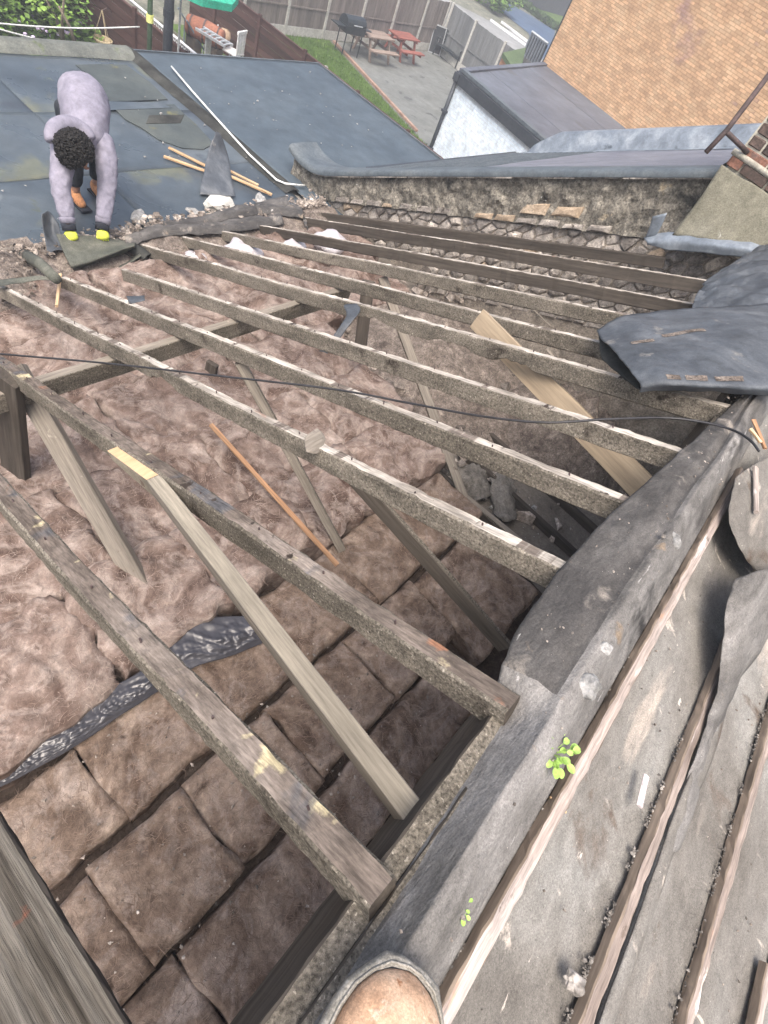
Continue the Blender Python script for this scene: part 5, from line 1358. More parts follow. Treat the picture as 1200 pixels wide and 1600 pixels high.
for i in range(80):     # raised lead verge along the far side
    y = lerp(-1.0, 4.3, i / 79); w = .02 * N3(y * 2.2, 9); z = nz2(y); rr = min(1, (4.3 - y) / .35)
    P.append([V(NX1 - .28, y, z + .006), V(NX1 - .08 + w, y, z + .02), V(NX1 + w, y, z + .28 * rr ** .5), V(NX1 + .10 + w, y, z + .31 * rr ** .5), V(NX1 + .3, y, z + .26 * rr ** .5), V(NX1 + .34, y, z - .3)])
b.grid(P); b.build('lead_verge', MT['lead'], ng_, smooth=True)
b = MB(); b.box((WX + .31, -1.0, GZ), (NX1 + .25, 4.3, -3.6)); b.build('wall', MT['house_wall'], ng_)
b = MB()
b.add([V(WX + .31, 4.3, -3.6), V(WX + .31, 4.3, nz2(4.3) - .02), V(WX + .31, -1, nz2(-1) - .02), V(WX + .31, -1, -3.6)], [(0, 1, 2, 3)])
b.add([V(NX1 + .25, 4.3, -3.6), V(NX1 + .25, 4.3, nz2(4.3) - .02), V(NX1 + .25, -1, nz2(-1) - .02), V(NX1 + .25, -1, -3.6)], [(3, 2, 1, 0)])
b.build('gable', MT['house_wall'], ng_)
b = MB(); b.box((WX + .36, 4.455, nz2(4.45) - .20), (NX1, 4.49, nz2(4.45) + .004)); b.build('fascia', MT['dark_trim'], ng_)

# ---- chimney
ch = thing('chimney_stack', V(6.2, .1, zb(.1)), 'sooty brick chimney on a sandy rendered haunch, right edge', 'chimney')
cx0, cy1 = 5.62, .86
b = MB(); b.box((cx0 + .01, -1.2, -1.27), (cx0 + 1.0, cy1 - .01, 1.2)); b.build('core', MT['chim_mortar'], ch)
hz = -.83      # haunch top
for r in range(14):
    z = hz + .012 + r * .082
    inset = .035 if r > 0 else 0.0
    for k in range(10):
        L_ = .215; y1 = cy1 + .012 - inset - k * (L_ + .014) + (0 if r % 2 else .11)
        y0 = y1 - L_; y1 = min(y1, cy1 + .012 - inset)
        if y1 - y0 < .05 or y0 < -1.1: continue
        b = MB(); seg = MB()
        cxm = V(cx0 - .014 + inset * .5 + .05, (y0 + y1) / 2, z + .033)
        bm = bmesh.new(); bmesh.ops.create_cube(bm, size=1); bmesh.ops.bevel(bm, geom=bm.edges[:], offset=.09, segments=1, affect='EDGES')
        for v_ in bm.verts:
            v_.co = V(v_.co.x * .11, v_.co.y * (y1 - y0), v_.co.z * .068) + V(1, 1, 1) * .004 * noise.noise(v_.co * 5 + V(r, k, 0))
        me = bpy.data.meshes.new('brick'); bm.to_mesh(me); bm.free()
        me.materials.append(MT['red_brick'] if (r == 0 and k == 0) or random.random() < .06 else MT['chim_brick'])
        link('brick', me, ch, Matrix.Translation(cxm))
    for k in range(4):
        b = MB(); x0 = cx0 + .10 + k * .228 - (0 if r % 2 else .10); b.box((max(x0, cx0 + .11), cy1 - .011, z), (x0 + .214, cy1 + .012 - inset, z + .068)); b.build('brick', MT['chim_brick'], ch)
# haunch of render, flaring down to the flashing
hp = [[onx(1128, 258, 5.59), onx(1165, 283, 5.57), onx(1208, 312, 5.56), onx(1290, 370, 5.56)], [onx(1096, 308, 5.52), onx(1140, 322, 5.50), onx(1200, 345, 5.50), onx(1280, 390, 5.50)], [onx(1052, 368, 5.44), onx(1105, 376, 5.42), onx(1185, 392, 5.42), onx(1270, 410, 5.42)]]
sheet('render_haunch', hp, 24, 30, [MT['render']], parent=ch, amp=.008, freq=6, seed=1, th=.05, fine=.003)
b = MB(); a1, a2, a3, a4 = onx(1128, 258, 5.59), V(6.3, onx(1128, 258, 5.59).y + .06, -.83), V(6.3, onx(1052, 368, 5.44).y + .1, -1.4), onx(1052, 368, 5.44)
b.add([a1, a2, a3, a4], [(0, 1, 2, 3)]); b.build('render_return', MT['render'], ch)
# pale mortar band between first and second course
b = MB(); b.tube([V(cx0 - .005, cy1 + .03, hz + .098), V(cx0 - .005, -1.1, hz + .098)], .022, 8); b.build('mortar_band', MT['chim_mortar'], ch, smooth=True)
# iron stay
st_ = thing('iron_stay', onx(1165, 238, 5.6), 'rusty forked iron aerial stay fixed to the chimney', 'iron bracket')
b = MB(); b.tube([onx(1103, 238, 5.35), onx(1136, 203, 5.42), onx(1212, 103, 5.5)], .019, 8); b.build('rod', MT['iron'], st_, smooth=True)
b = MB(); b.tube([onx(1135, 206, 5.42), onx(1168, 238, 5.62)], .017, 8); b.build('arm', MT['iron'], st_, smooth=True)
# lead flashing at the haunch foot and its upturned tongue
sheet('lead_flashing', [[onx(1005, 372, 5.45), onx(1050, 362, 5.45), onx(1110, 368, 5.43), onx(1190, 380, 5.42), onx(1280, 392, 5.42)], [onx(1010, 380, 5.40), onx(1050, 375, 5.38), onx(1110, 382, 5.36), onx(1190, 392, 5.36), onx(1280, 402, 5.36)],
                        [onx(1012, 384, 5.40), onx(1055, 390, 5.38), onx(1110, 397, 5.37), onx(1190, 405, 5.37), onx(1280, 412, 5.36)]], 12, 40, [MT['lead']], 'dull blue lead flashing along the foot of the chimney haunch', 'lead flashing', amp=.012, freq=7, seed=4, th=.006)
sheet('lead_tongue', [[onx(1020, 338, 5.42), onx(1042, 333, 5.42)], [onx(1016, 352, 5.43), onx(1034, 352, 5.43)], [onx(1008, 372, 5.44), onx(1024, 370, 5.44)]], 8, 5, [MT['lead']], 'bent lead tongue standing up at the flashing end', 'lead flashing', amp=.006, freq=7, seed=5, th=.006)

# ================================================================== EAVE DEBRIS, FELT ROLL
b = MB(); P = []
for i in range(160):
    x = lerp(.2, 5.6, i / 159); row = []
    for j in range(14):
        t_ = j / 13; y = lerp(4.12, 4.72, t_)
        k = math.sin(math.pi * min(1, max(0, t_)))
        row.append(V(x, y + .04 * N3(x * 3, 1), lerp(-3.30, ZR - .02, t_) + k * (.085 + .05 * fbm(x * 5, y * 5, 3, 4)) + .012 * fbm(x * 25, y * 25, 1, 2)))
    P.append(row)
b.grid(P); tag(b.build('eave_mortar', MT['dirt'], smooth=True), 'crumbled mortar and dirt bed along the eave', 'mortar bed', kind='stuff')
rn = random.Random(31); pts = []
for i in range(1500):
    x = rn.uniform(1.5, 5.6); y = rn.gauss(4.47, .065) + (0.05 if x > 3 else 0)
    pts.append(V(x, y, -3.235 + .02 * rn.random()))
scatter('eave_debris', pts, .005, .034, MT['debris'], .35, 'small broken mortar and slate pieces along the eave', 'debris', 4, 2.5)
pts = [V(rn.uniform(.2, 1.95), rn.uniform(3.8, 4.45), -3.17 + .06 * rn.random()) for _ in range(700)]
b = MB(); mound(b, 1.15, 4.12, .95, .5, .12, -3.22, 5, 44, .5); tag(b.build('dirt_heap', MT['dirt'], smooth=True), 'brown dirt heap at the left end of the eave', 'dirt heap', kind='stuff')
scatter('dirt_clods', pts, .004, .026, MT['debris'], .5, 'dark clods and slate bits on the dirt heap', 'clods', 6)
pts = [V(rn.uniform(-1.5, 8.8), rn.uniform(4.8, 8.0), ZR + .025) for _ in range(150)]
scatter('roof_specks', pts, .006, .022, MT['lump'], .4, 'tiny pale chips scattered over the flat roofs', 'chips', 9, 2)
for i, (u, v, r, lb) in enumerate(((345, 318, .16, 'large pale mortar slab at the torn felt edge'), (408, 313, .10, 'pale mortar lump near the end of the long batten'), (304, 333, .08, 'pale mortar lump left of the slab'), (243, 344, .07, 'small mortar lump on the eave debris'), (218, 338, .10, "flat mortar shard right of the worker's gloves"), (62, 303, .0, ''))):
    if r == 0: continue
    p = onz(u, v, ZR + .06); b = MB(); lump_mesh(b, p, r, i * 5.3, (1.2, .7, .4), 2, i, jag=.45)
    tag(b.build('mortar_lump', MT['lump'] if i != 0 else MT['concrete']), lb, 'mortar lump', 'mortar lumps along the eave')
# dark felt strips at the eave edge
for i, (px, lb) in enumerate(((((195, 378), (230, 362), (270, 356), (345, 352), (400, 345), (440, 338)), 'crumpled dark felt strip draped over the rafter feet'), (((255, 352), (310, 346), (350, 332), (395, 325), (425, 318), (450, 312)), 'dark felt edge strip along the old flat roof'), (((400, 322), (440, 325), (470, 330), (475, 345), (480, 352)), 'dark felt piece in the eave corner by the party wall'))):
    top = [onz(u, v - 7, ZR + .13) for u, v in px]; mid = [onz(u, v, ZR + .165) for u, v in px]; bot = [onz(u + 4, v + 12, ZR + .13) for u, v in px]
    sheet('felt_strip', [top, mid, bot], 10, 50, [MT['felt_flap'], MT['felt_under']], lb, 'felt strip', 'felt strips along the eave', amp=.018, freq=9, seed=i + 11)
# rolled-back felt held by the worker
def roll(name, px_axis, zc, r0, r1, turns, m_, label, start=0.0, seed=1):
    ax = [Vector(p) for p in px_axis]; n = 40; P = []
    for i in range(len(ax)):
        d_ = (ax[min(i + 1, len(ax) - 1)] - ax[max(i - 1, 0)]).normalized(); up = V(0, 0, 1); s_ = d_.cross(up).normalized(); up = s_.cross(d_)
        row = []
        for k in range(n + 1):
            a_ = start + turns * 2 * math.pi * k / n; r = lerp(r0, r1, k / n) * (1 + .06 * N3(i * .8, k * .2, seed))
            row.append(ax[i] + s_ * r * math.cos(a_) * 1.25 + up * r * math.sin(a_) * .8)
        P.append(row)
    b = MB(); b.grid(P); o = b.build(name, m_, smooth=True); o.modifiers.new('t', 'SOLIDIFY').thickness = .006
    return tag(o, label, 'felt roll')
FR = [(4.42, ((88, 366), (130, 369), (170, 372), (212, 377))), (4.32, ((96, 386), (136, 386), (173, 381), (213, 380))), (4.14, ((110, 416), (148, 405), (178, 394), (210, 384))),
      (4.22, ((116, 421), (153, 408), (182, 397), (212, 386))), (4.34, ((120, 422), (158, 411), (188, 402), (215, 389))), (4.26, ((123, 424), (160, 419), (192, 409), (217, 394))), (4.08, ((125, 428), (160, 429), (197, 415), (221, 399)))]
sheet('felt_roll', [[ony(u, v, y_) for (u, v) in r] for y_, r in FR], 60, 36, [MT['felt_green'], MT['felt_under']],
      'thick mossy felt sheet being rolled back by the gloved worker', 'felt roll', amp=.008, freq=6, seed=13, th=.010)
sheet('felt_fold', [[ony(66, 335, 4.6), ony(78, 332, 4.7), ony(92, 350, 4.6)], [ony(70, 372, 4.5), ony(84, 368, 4.55), ony(98, 372, 4.45)], [ony(72, 398, 4.35), ony(92, 392, 4.35), ony(120, 400, 4.25)]], 20, 14, [MT['felt_blue'], MT['felt_under']],
      'upturned dark felt fold left of the gloves', 'felt scrap', amp=.02, seed=15)
roll('dark_felt_roll', [ony(203, 388, 4.30), ony(213, 393, 4.24), ony(226, 400, 4.16), ony(234, 405, 4.10)], 0, .055, .075, .95, [MT['felt_under']], 'small dark rolled felt tube at the end of the mossy sheet', .2)
sheet('felt_ribbon', [[back(-10, 438, .05), back(30, 432, .06), back(62, 430, .05), back(92, 436, .04)], [back(-10, 450, .05), back(30, 441, .03), back(62, 436, .03), back(92, 438, .03)]], 6, 30, [MT['felt_green']], 'narrow grey felt ribbon lying at the left end of the eave', 'felt scrap', amp=.012, seed=16)
b = MB(); p0, p1 = back(40, 400, .05), back(88, 436, .05); b.tube([p0, p0.lerp(p1, .5) + V(0, 0, .03), p1], .05, 12, r2=.035); tag(b.build('felt_tube', MT['felt_green'], smooth=True), 'small crushed felt tube on the dirt heap', 'felt scrap')

# ================================================================== RIDGE AND FRONT SLOPE
def flap_y(x):  # how far the ridge felt flap reaches down the opened side
    pts_ = [(-1.2, -.255), (.3, -.25), (.72, -.235), (.80, -.17), (.9, -.148), (1.15, -.135), (1.5, -.145), (2.0, -.19), (2.5, -.235), (2.9, -.26), (5.6, -.26)]
    for (xa, ya), (xb, yb) in zip(pts_, pts_[1:]):
        if xa <= x <= xb: return lerp(ya, yb, (x - xa) / (xb - xa))
    return -.25
b = MB(); P = []
n = 330
for i in range(n + 1):
    x = lerp(-1.2, 4.6, i / n); fy = flap_y(x) + .004 * fbm(x * 9, 1); row = []
    over = min(1, max(0, (x - .74) / .08))
    cz = -.985 + .006 * fbm(x * 3, 3) + .003 * N3(x * 11, 2)
    prof = []
    yc = -.30 + .012 * N3(x * 2.1, 6)
    # flap edge, mid flap, crest, hollow, rise to batten
    prof.append((fy, lerp(-1.10, zb(fy, .012), over)))
    prof.append((lerp(fy, yc, .25), lerp(-1.075, zb(lerp(fy, yc, .25), .018 + .006 * N3(x * 6, 1)), over)))
    prof.append((lerp(fy, yc, .55), lerp(-1.04, zb(lerp(fy, yc, .55), .022 + .006 * N3(x * 5, 4)), over)))
    prof.append((lerp(fy, yc, .85), lerp(-1.0, cz - .012, over)))
    prof.append((yc, cz + .006)); prof.append((yc - .035, cz - .006)); prof.append((yc - .075, zf(yc - .075, .01 + .006 * N3(x * 7, 9))))
    prof.append((-.40, zf(-.40, .004)))
    ks = 5
    for a_ in range(len(prof) - 1):
        for s_ in range(ks):
            t_ = s_ / ks; y = lerp(prof[a_][0], prof[a_ + 1][0], t_); z = lerp(prof[a_][1], prof[a_ + 1][1], t_)
            z += .0018 * fbm(x * 8 + y * 5, y * 14, 4, 3) + .0018 * N3(x * 22 + y * 30, y * 20, 3)
            row.append(V(x, y, z))
    row.append(V(x, *prof[-1])); P.append(row)
b.grid(P)
for fi in range(len(b.f)):
    k_, c_ = divmod(fi, len(P[0]) - 1)
    if c_ < 17 and P[k_][0].x > .80: b.m[fi] = 1  # flap faces take the shade-darkened copy of the ridge felt
o = b.build('ridge_felt', [MT['felt_ridge'], MT['felt_flap']], smooth=True); o.modifiers.new('t', 'SOLIDIFY').thickness = -.005
tag(o, 'grey smeared felt dressed over the ridge with a flap over the rafter tops', 'ridge felt')
# timber lip seen under the near ridge felt
o = beam('ridge_lip', V(-.9, -.272, -1.052), V(.80, -.272, -1.052), .03, .05, V(0, .5, 1), [MT['raft_side'], MT['dark_wood'], MT['dark_wood']], rough=.006, seed=70, step=.03)
tag(o, 'rough timber lip under the near ridge felt', 'timber lip')
# front underlay: one big sagging sheet
b = MB(); P = []
BY = [-.415, -.705, -.985, -1.275, -1.565, -1.855, -2.145]
for i in range(250):
    x = lerp(-1.5, 6.5, i / 249); row = []
    for j in range(130):
        y = lerp(-.385, -4.2, (j / 129) ** 1.3)
        k = 0
        for by in BY:
            k = max(k, math.exp(-((y - by) / .05) ** 2))
        sag = -.020 * (1 - k) * (1 + .6 * fbm(x * 1.7, y * 3, 4, 2))
        row.append(V(x, y, zf(y) + sag - .012 + .006 * fbm(x * 3 + y * 2, y * 5, 1, 3) + .0025 * N3(x * 18, y * 18, 2)))
    P.append(row)
b.grid(P); o = b.build('roof_underlay', MT['felt_old'], smooth=True)
tag(o, 'dusty brown-grey underlay felt covering the front slope', 'roofing underlay')
# battens
BL = ['topmost batten beside the ridge on the front slope', 'second batten down, partly hidden by the lapped felt', 'third batten down the front slope', 'fourth batten down, at the lower right edge', 'fifth batten down the front slope, right corner']
def batten(y, x0, x1, w, h, lb, i, y2=None):
    y2 = y if y2 is None else y2
    o = beam('roof_batten', V(x0, y, zf(y, h * .9)), V(x1, y2, zf(y2, h * .9)), w, h, UPF, [MT['batten'], MT['batten_side'], MT['batten_side']], rough=.006, ch=.003, seed=90 + i, step=.025)
    return tag(o, lb, 'roof batten', 'battens on the front slope')
batten(-.430, .12, 2.30, .036, .024, BL[0], 0)
batten(-.716, -.2, 1.62, .034, .024, BL[1], 1, -.700)
batten(-1.000, .1, 3.0, .034, .024, BL[2], 2)
batten(-1.262, .45, 1.03, .036, .024, BL[3], 3)
batten(-1.31, 1.06, 3.0, .03, .024, BL[4], 4, -1.36)
# lapped felt strip below the second batten
P = []
for i in range(120):
    t_ = i / 119; x = lerp(.1, 2.2, t_)
    ytop = -.738 - .012 * math.sin(x * 5) - .02 * N3(x * 3, 4); wd = .055 + .03 * N3(x * 2.2, 8)
    P.append([V(x, ytop - wd * s_, zf(ytop - wd * s_, .018 * (1 - s_) + .002) + .010 * math.sin(s_ * 3.1) * (1 + N3(x * 6, 3)) + .002 * N3(x * 20, s_ * 5)) for s_ in [q / 8 for q in range(9)]])
b = MB(); b.grid(P); o = b.build('felt_lap', MT['felt_old'], smooth=True); o.modifiers.new('t', 'SOLIDIFY').thickness = .004
tag(o, 'wavy lifted felt lap edge running just below the second batten', 'felt lap')
# torn felt pieces at the right edge
TG = [((1148, 905, .09), (1190, 890, .14), (1245, 885, .16)), ((1135, 950, .08), (1180, 945, .12), (1245, 930, .13)), ((1127, 1010, .06), (1158, 1020, .09), (1196, 1005, .09)), ((1122, 1060, .05), (1142, 1066, .065), (1164, 1050, .05)),
      ((1110, 1110, .035), (1124, 1113, .045), (1138, 1105, .03)), ((1086, 1180, .025), (1098, 1183, .03), (1111, 1176, .015)), ((1062, 1260, .02), (1075, 1263, .025), (1086, 1256, .01)), ((1046, 1330, .01), (1054, 1331, .015), (1062, 1326, .004))]
sheet('torn_felt', [[front(*q) for q in r] for r in TG], 80, 20, [MT['felt_ridge'], MT['felt_under']],
      'long torn grey felt tongue curling off the front slope', 'torn felt', 'torn felt on the front slope', amp=.008, freq=12, seed=21, th=.002, fine=.0015)
sheet('torn_felt', [[front(1150, 745, .06), front(1185, 722, .08), front(1240, 700, .08)], [front(1139, 800, .07), front(1175, 790, .085), front(1240, 780, .09)], [front(1152, 850, .07), front(1175, 850, .08), front(1240, 850, .09)], [front(1184, 897, .04), front(1190, 893, .05), front(1240, 890, .06)]], 50, 30, [MT['felt_old'], MT['felt_under']],
      'rounded torn felt leaf with a wood offcut on it, right edge', 'torn felt', 'torn felt on the front slope', amp=.007, freq=11, seed=22, th=.002, fine=.0015)
o = beam('wood_offcut', front(1184, 730, .105), front(1186, 800, .11), .022, .014, UPF, [MT['batten']], rough=.003, seed=97); tag(o, 'short pale wood offcut lying on the torn felt leaf', 'wood offcut')
# broken orange splinters at the top right
for i, (q0, q1, lb) in enumerate((((1180, 655), (1200, 700), 'orange split wood splinter at the right edge, longer one'), ((1176, 668), (1192, 690), 'short pale wood splinter beside the orange one'))):
    tag(beam('wood_splinter', front(*q0, .10), front(*q1, .12), .02, .012, UPF, [MT['orange_wood' if i == 0 else 'cut_wood']], rough=.006, seed=98 + i), lb, 'wood splinter')
# loose bitumen felt over the rafter ends (right)
LOOSE = [[back(932, 514, .09), back(985, 492, .13), back(1085, 482, .16), back(1140, 478, .2), back(1260, 470, .25)],
                     [back(950, 540, .10), back(1010, 525, .15), back(1090, 515, .18), back(1150, 512, .2), back(1270, 505, .22)],
                     [back(975, 570, .10), back(1030, 565, .14), back(1100, 560, .16), back(1160, 560, .16), back(1270, 560, .16)],
                     [back(1000, 598, .09), back(1050, 598, .12), back(1110, 600, .13), back(1165, 602, .12), back(1270, 605, .10)],
                     [back(1001, 612, .05), back(1050, 611, .06), back(1110, 613, .06), back(1165, 616, .06), back(1270, 620, .05)]]
sheet('loose_felt', LOOSE, 36, 60, [MT['felt_blue'], MT['felt_under']],
      'large loose black bitumen felt sheet folded over the rafter ends', 'loose felt', amp=.016, freq=5, seed=23, th=.003, fine=.002)
sheet('felt_underfold', [[back(934, 518, .08), back(960, 530, .08), back(1000, 560, .05)], [back(940, 560, .02), back(965, 575, .02), back(1000, 590, .02)], [back(972, 590, .0), back(988, 600, .0), back(1003, 612, .03)]], 16, 16, [MT['felt_under']],
      'dark underside of the folded felt sheet tip', 'felt fold', amp=.01, seed=24)
sheet('upper_felt', [[back(1082, 482, .12), back(1140, 486, .15), back(1280, 480, .25)], [back(1090, 458, .14), back(1150, 450, .22), back(1280, 440, .3)], [back(1115, 430, .12), back(1165, 412, .22), back(1280, 400, .32)], [back(1160, 408, .10), back(1185, 388, .18), back(1280, 350, .3)]], 60, 60, [MT['felt_blue']],
      'crumpled blue-black felt sheet heaped below the lead flashing', 'loose felt', amp=.035, freq=8, seed=25, th=.003, fine=.003)
lf = bpy.data.objects['loose_felt']
PP = patch_pts(LOOSE, 36, 60, .016, 5, 23, .002)
for (i0, i1, j0, j1) in ((24, 26, 13, 19), (24, 26, 21, 29), (24, 26, 32, 44), (10, 11, 8, 17), (9, 10, 20, 33)):
    b = MB(); b.grid([[PP[i][j] + V(0, 0, .0045 + .0015 * N3(j * 2.2, i)) for j in range(j0, j1 + 1)] for i in (i0, i1)])
    b.build('torn_paper_strip', MT['dirt'], lf, smooth=True)

# mortar lumps, shard, weeds on the ridge gutter
for i, (u, v, r, lb) in enumerate(((917, 1072, .034, 'largest grey mortar lump resting against the topmost batten'), (1053, 845, .026, 'middle grey mortar lump farther up beside the batten'), (944, 1013, .019, 'small mortar lump just above the largest one'), (1036, 838, .008, 'tiny dark pebble beside the upper lump'))):
    p = front(u, v, .030); b = MB(); lump_mesh(b, p, r, i * 2.3 + 3, (1.0, .8, .75), 3, i, jag=.28)
    tag(b.build('mortar_lump', MT['lump'] if i < 3 else MT['grit'], smooth=False), lb, 'mortar lump', 'lumps beside the topmost batten')
a_, c_ = front(1012, 1212, .012), front(1001, 1260, .012)
o = beam('tile_shard', a_, c_, .020, .008, UPF, [MT['shard']], rough=.004, seed=110); tag(o, 'pinkish white tile shard lying above the second batten', 'tile shard')
o = beam('twig', front(862, 1246, .006), front(886, 1270, .006), .004, .004, UPF, [MT['cut_wood']], rough=.001, seed=111); tag(o, 'tiny pale twig on the dusty underlay', 'twig')
def weed(c, n, size, label, seed):
    rn_ = random.Random(seed); t = thing('weed', c, label, 'weed', 'weeds rooted in the ridge gutter')
    for k in range(n):
        a_ = rn_.uniform(0, 6.28); l = size * rn_.uniform(.35, 1.0); tip = c + V(math.cos(a_) * l, math.sin(a_) * l * .8 , rn_.uniform(.35, .9) * size)
        b = MB(); b.tube([c, c.lerp(tip, .5) + V(0, 0, .004), tip], .0009, 5, r2=.0006)
        st = b.build('stem', MT['weed'], t)
        b = MB(); d_ = (tip - c); d_.z *= .3; d_.normalize(); s_ = d_.cross(V(0, 0, 1)).normalized(); L_ = size * rn_.uniform(.35, .55); W_ = L_ * .42; P = []
        for i in range(7):
            u = i / 6; ww = W_ * math.sin(math.pi * (.08 + .86 * u)) ** .7
            P.append([tip + d_ * L_ * u + s_ * ww * q + V(0, 0, .12 * L_ * abs(q) - .25 * L_ * u * u) for q in (-1, -.5, 0, .5, 1)])
        b.grid(P); b.build('leaf', MT['weed'], t, smooth=True)
weed(front(858, 1178, .004), 24, .040, 'bright green leafy weed growing beside the topmost batten', 3)
weed(front(716, 1418, .004), 7, .020, 'smaller green seedling farther down beside the topmost batten', 5)
# grit collected above the battens
def batten_grit(y, segs, n, seed, label):
    rn_ = random.Random(seed); pts = []
    for (xa, xb, dens) in segs:
        for _ in range(int(n * dens)):
            x = rn_.uniform(xa, xb)
            if N3(x * 9, seed) < -.08: continue
            yy = y + .020 + abs(rn_.gauss(0, .011)); pts.append(V(x, yy, zf(yy, -.006 + .006 * rn_.random())))
    scatter('batten_grit', pts, .0008, .005, MT['grit'], .5, label, 'grit', seed, 2)
batten_grit(-.43, [(.22, .34, 1), (.4, 1.6, .25)], 420, 41, 'dark grit gathered along the topmost batten')
batten_grit(-.712, [(.42, .62, 1), (.62, .85, .9), (.85, 1.3, .6), (.2, .42, .1)], 520, 42, 'dark grit gathered along the second batten')
batten_grit(-1.0, [(.95, 1.7, .8), (.3, .95, .2)], 520, 43, 'dark grit gathered along the third batten')
for i, (u, v) in enumerate(((880, 1540),)):
    p = front(895, 1535, .006); b = MB(); lump_mesh(b, p + V(0, 0, .006), .017, 6, (1, 1.3, .7), 3, 0, jag=.45); tag(b.build('dirt_clump', MT['grit']), 'dark fibrous clump caught against the second batten', 'dirt clump')
rn = random.Random(77)
pts = [V(rn.uniform(.2, 3.0), rn.uniform(-2.0, -.45), 0) for _ in range(650)]; pts = [V(p.x, p.y, zf(p.y, -.018)) for p in pts]
scatter('underlay_crumbs', pts, .0008, .004, MT['debris'], .8, 'tiny pale crumbs dusted over the underlay', 'crumbs', 12, 2)
pts = [V(rn.uniform(.0, 2.8), rn.uniform(-.36, -.16), 0) for _ in range(260)]; pts = [V(p.x, p.y, (-1.0 if p.y < -.27 else zb(p.y, .03)) + .008) for p in pts if p.x > .85 or p.y < -.28]
scatter('ridge_crumbs', pts, .0008, .0045, MT['debris'], .6, 'pale crumbs on the ridge felt', 'crumbs', 13, 2)
# crumbs over the near insulation
pts = [V(rn.uniform(-.3, 1.9), rn.uniform(-.5, .75), -3.135) for _ in range(420)]
scatter('insulation_crumbs', pts, .002, .010, MT['debris'], .6, 'pale mortar crumbs fallen on the near insulation', 'crumbs', 14, 2.5)

# nail heads left in the rafter tops where the battens were
nm = None
for r_o, (q0, q1, w, h, lb, k) in zip([o for o in COL.objects if o.name.split('.')[0] == 'rafter'], RAF[:7]):
    Ln = (back(*q1) - back(*q0)).length; x = .2
    b = MB()
    while x < Ln - .1:
        yy = random.uniform(-.009, .009)
        b.tube([V(x, yy, -.004), V(x + random.uniform(-.006, .006), yy, .010)], .0028, 6); x += random.uniform(.26, .31)
    o = bpy.data.objects.new('nails', b.mesh('nails', [MT['iron']])); COL.objects.link(o); o.parent = r_o; tag(o, kind='stuff')
# black cable over the rafters
cp = [(-60, 547, .05), (0, 553, .04), (150, 566, .035), (330, 586, .04), (520, 608, .03), (640, 630, .02), (750, 650, .03), (850, 660, .05), (950, 655, .06), (1040, 653, .05), (1100, 660, .05), (1145, 672, .05), (1172, 688, .06), (1186, 705, .05)]
cpt = [back(u, v, dz) for u, v, dz in cp]
P = patch_pts([cpt, [p + V(0, 0, .0001) for p in cpt]], 1, 90, 0, 1)
b = MB(); b.tube(P[0], .0048, 8); tag(b.build('black_cable', MT['cable'], smooth=True), 'thin black cable slung across the rafters to the ridge', 'cable')

# ================================================================== THE PHOTOGRAPHER'S BOOT
bc = onz(612, 1585, -.975)
fdir = (onz(640, 1500, -.975) - onz(590, 1640, -.975)); fdir.z = 0; fdir.normalize(); sdir = V(fdir.y, -fdir.x, 0)
boot = thing('work_boot', bc - fdir * .1, "toe of the photographer's scuffed tan work boot on the ridge", 'boot')
toe = onz(640, 1512, -.955)
def boot_ring(d_, w, z0, h, flat=.5):
    c = toe - fdir * d_
    return c, w, z0, h
P = []; prof = [(.0, .006, .0), (.007, .031, .012), (.022, .051, .028), (.046, .067, .041), (.075, .075, .048), (.11, .078, .054), (.15, .077, .066), (.20, .073, .088), (.26, .074, .12), (.30, .072, .14)]
for (dd_, w, h) in prof:
    c = toe - fdir * (dd_ + .007); row = []
    for k in range(17):
        a_ = math.pi * k / 16
        row.append(c + sdir * (w * math.cos(a_)) + V(0, 0, .018 + h * math.sin(a_) ** .8))
    P.append(row)
b = MB(); b.grid(P); o = b.build('upper', MT['boot'], boot, smooth=True); sm = o.modifiers.new('s', 'SUBSURF'); sm.levels = 2; sm.render_levels = 2
def outline(off, z):
    L_, R_ = [], []
    for (dd_, w, h) in prof:
        c = toe - fdir * (dd_ + .007 - off * (1 if dd_ < .02 else 0)); R_.append(c + sdir * (w + off) + V(0, 0, z)); L_.append(c - sdir * (w + off) + V(0, 0, z))
    return L_[::-1] + R_
b = MB(); rings = [outline(.001, -.004), outline(.012, -.002), outline(.0135, .013), outline(.009, .0205), outline(.0005, .021)]
b.grid([r for r in rings]); nn_ = len(rings[0]); o = b.build('sole', MT['sole'], boot, smooth=True)
b = MB(); ol = outline(.0045, .0225); b.tube(ol, .0020, 6); b.build('welt_stitching', MT['sole'], boot, smooth=True)

# ================================================================== THE WORKER
def skin_obj(name, joints, edges, mat_, parent=None, sub=2, root=0, disp=None):
    me = bpy.data.meshes.new(name)
    base = base_of(parent) if parent else V(0, 0, 0)
    me.from_pydata([tuple(Vector(j[0]) - base) for j in joints], edges, [])
    me.materials.append(mat_)
    o = bpy.data.objects.new(name, me); COL.objects.link(o)
    if parent: o.parent = parent
    sk = o.modifiers.new('skin', 'SKIN'); sk.use_smooth_shade = True
    for v_, j in zip(me.skin_vertices[0].data, joints):
        r = j[1]; v_.radius = (r, r) if isinstance(r, (int, float)) else r
    me.skin_vertices[0].data[root].use_root = True
    ss = o.modifiers.new('sub', 'SUBSURF'); ss.levels = sub; ss.render_levels = sub
    if disp:
        tx = bpy.data.textures.new(name + '_folds', 'CLOUDS'); tx.noise_scale = disp[1]
        dm = o.modifiers.new('folds', 'DISPLACE'); dm.texture = tx; dm.strength = disp[0]; dm.mid_level = .5; dm.texture_coords = 'GLOBAL'
    return o
pel = V(3.10, 5.40, -2.56)
fL, fR = V(2.86, 5.20, ZR + .07), V(3.12, 5.28, ZR + .07)
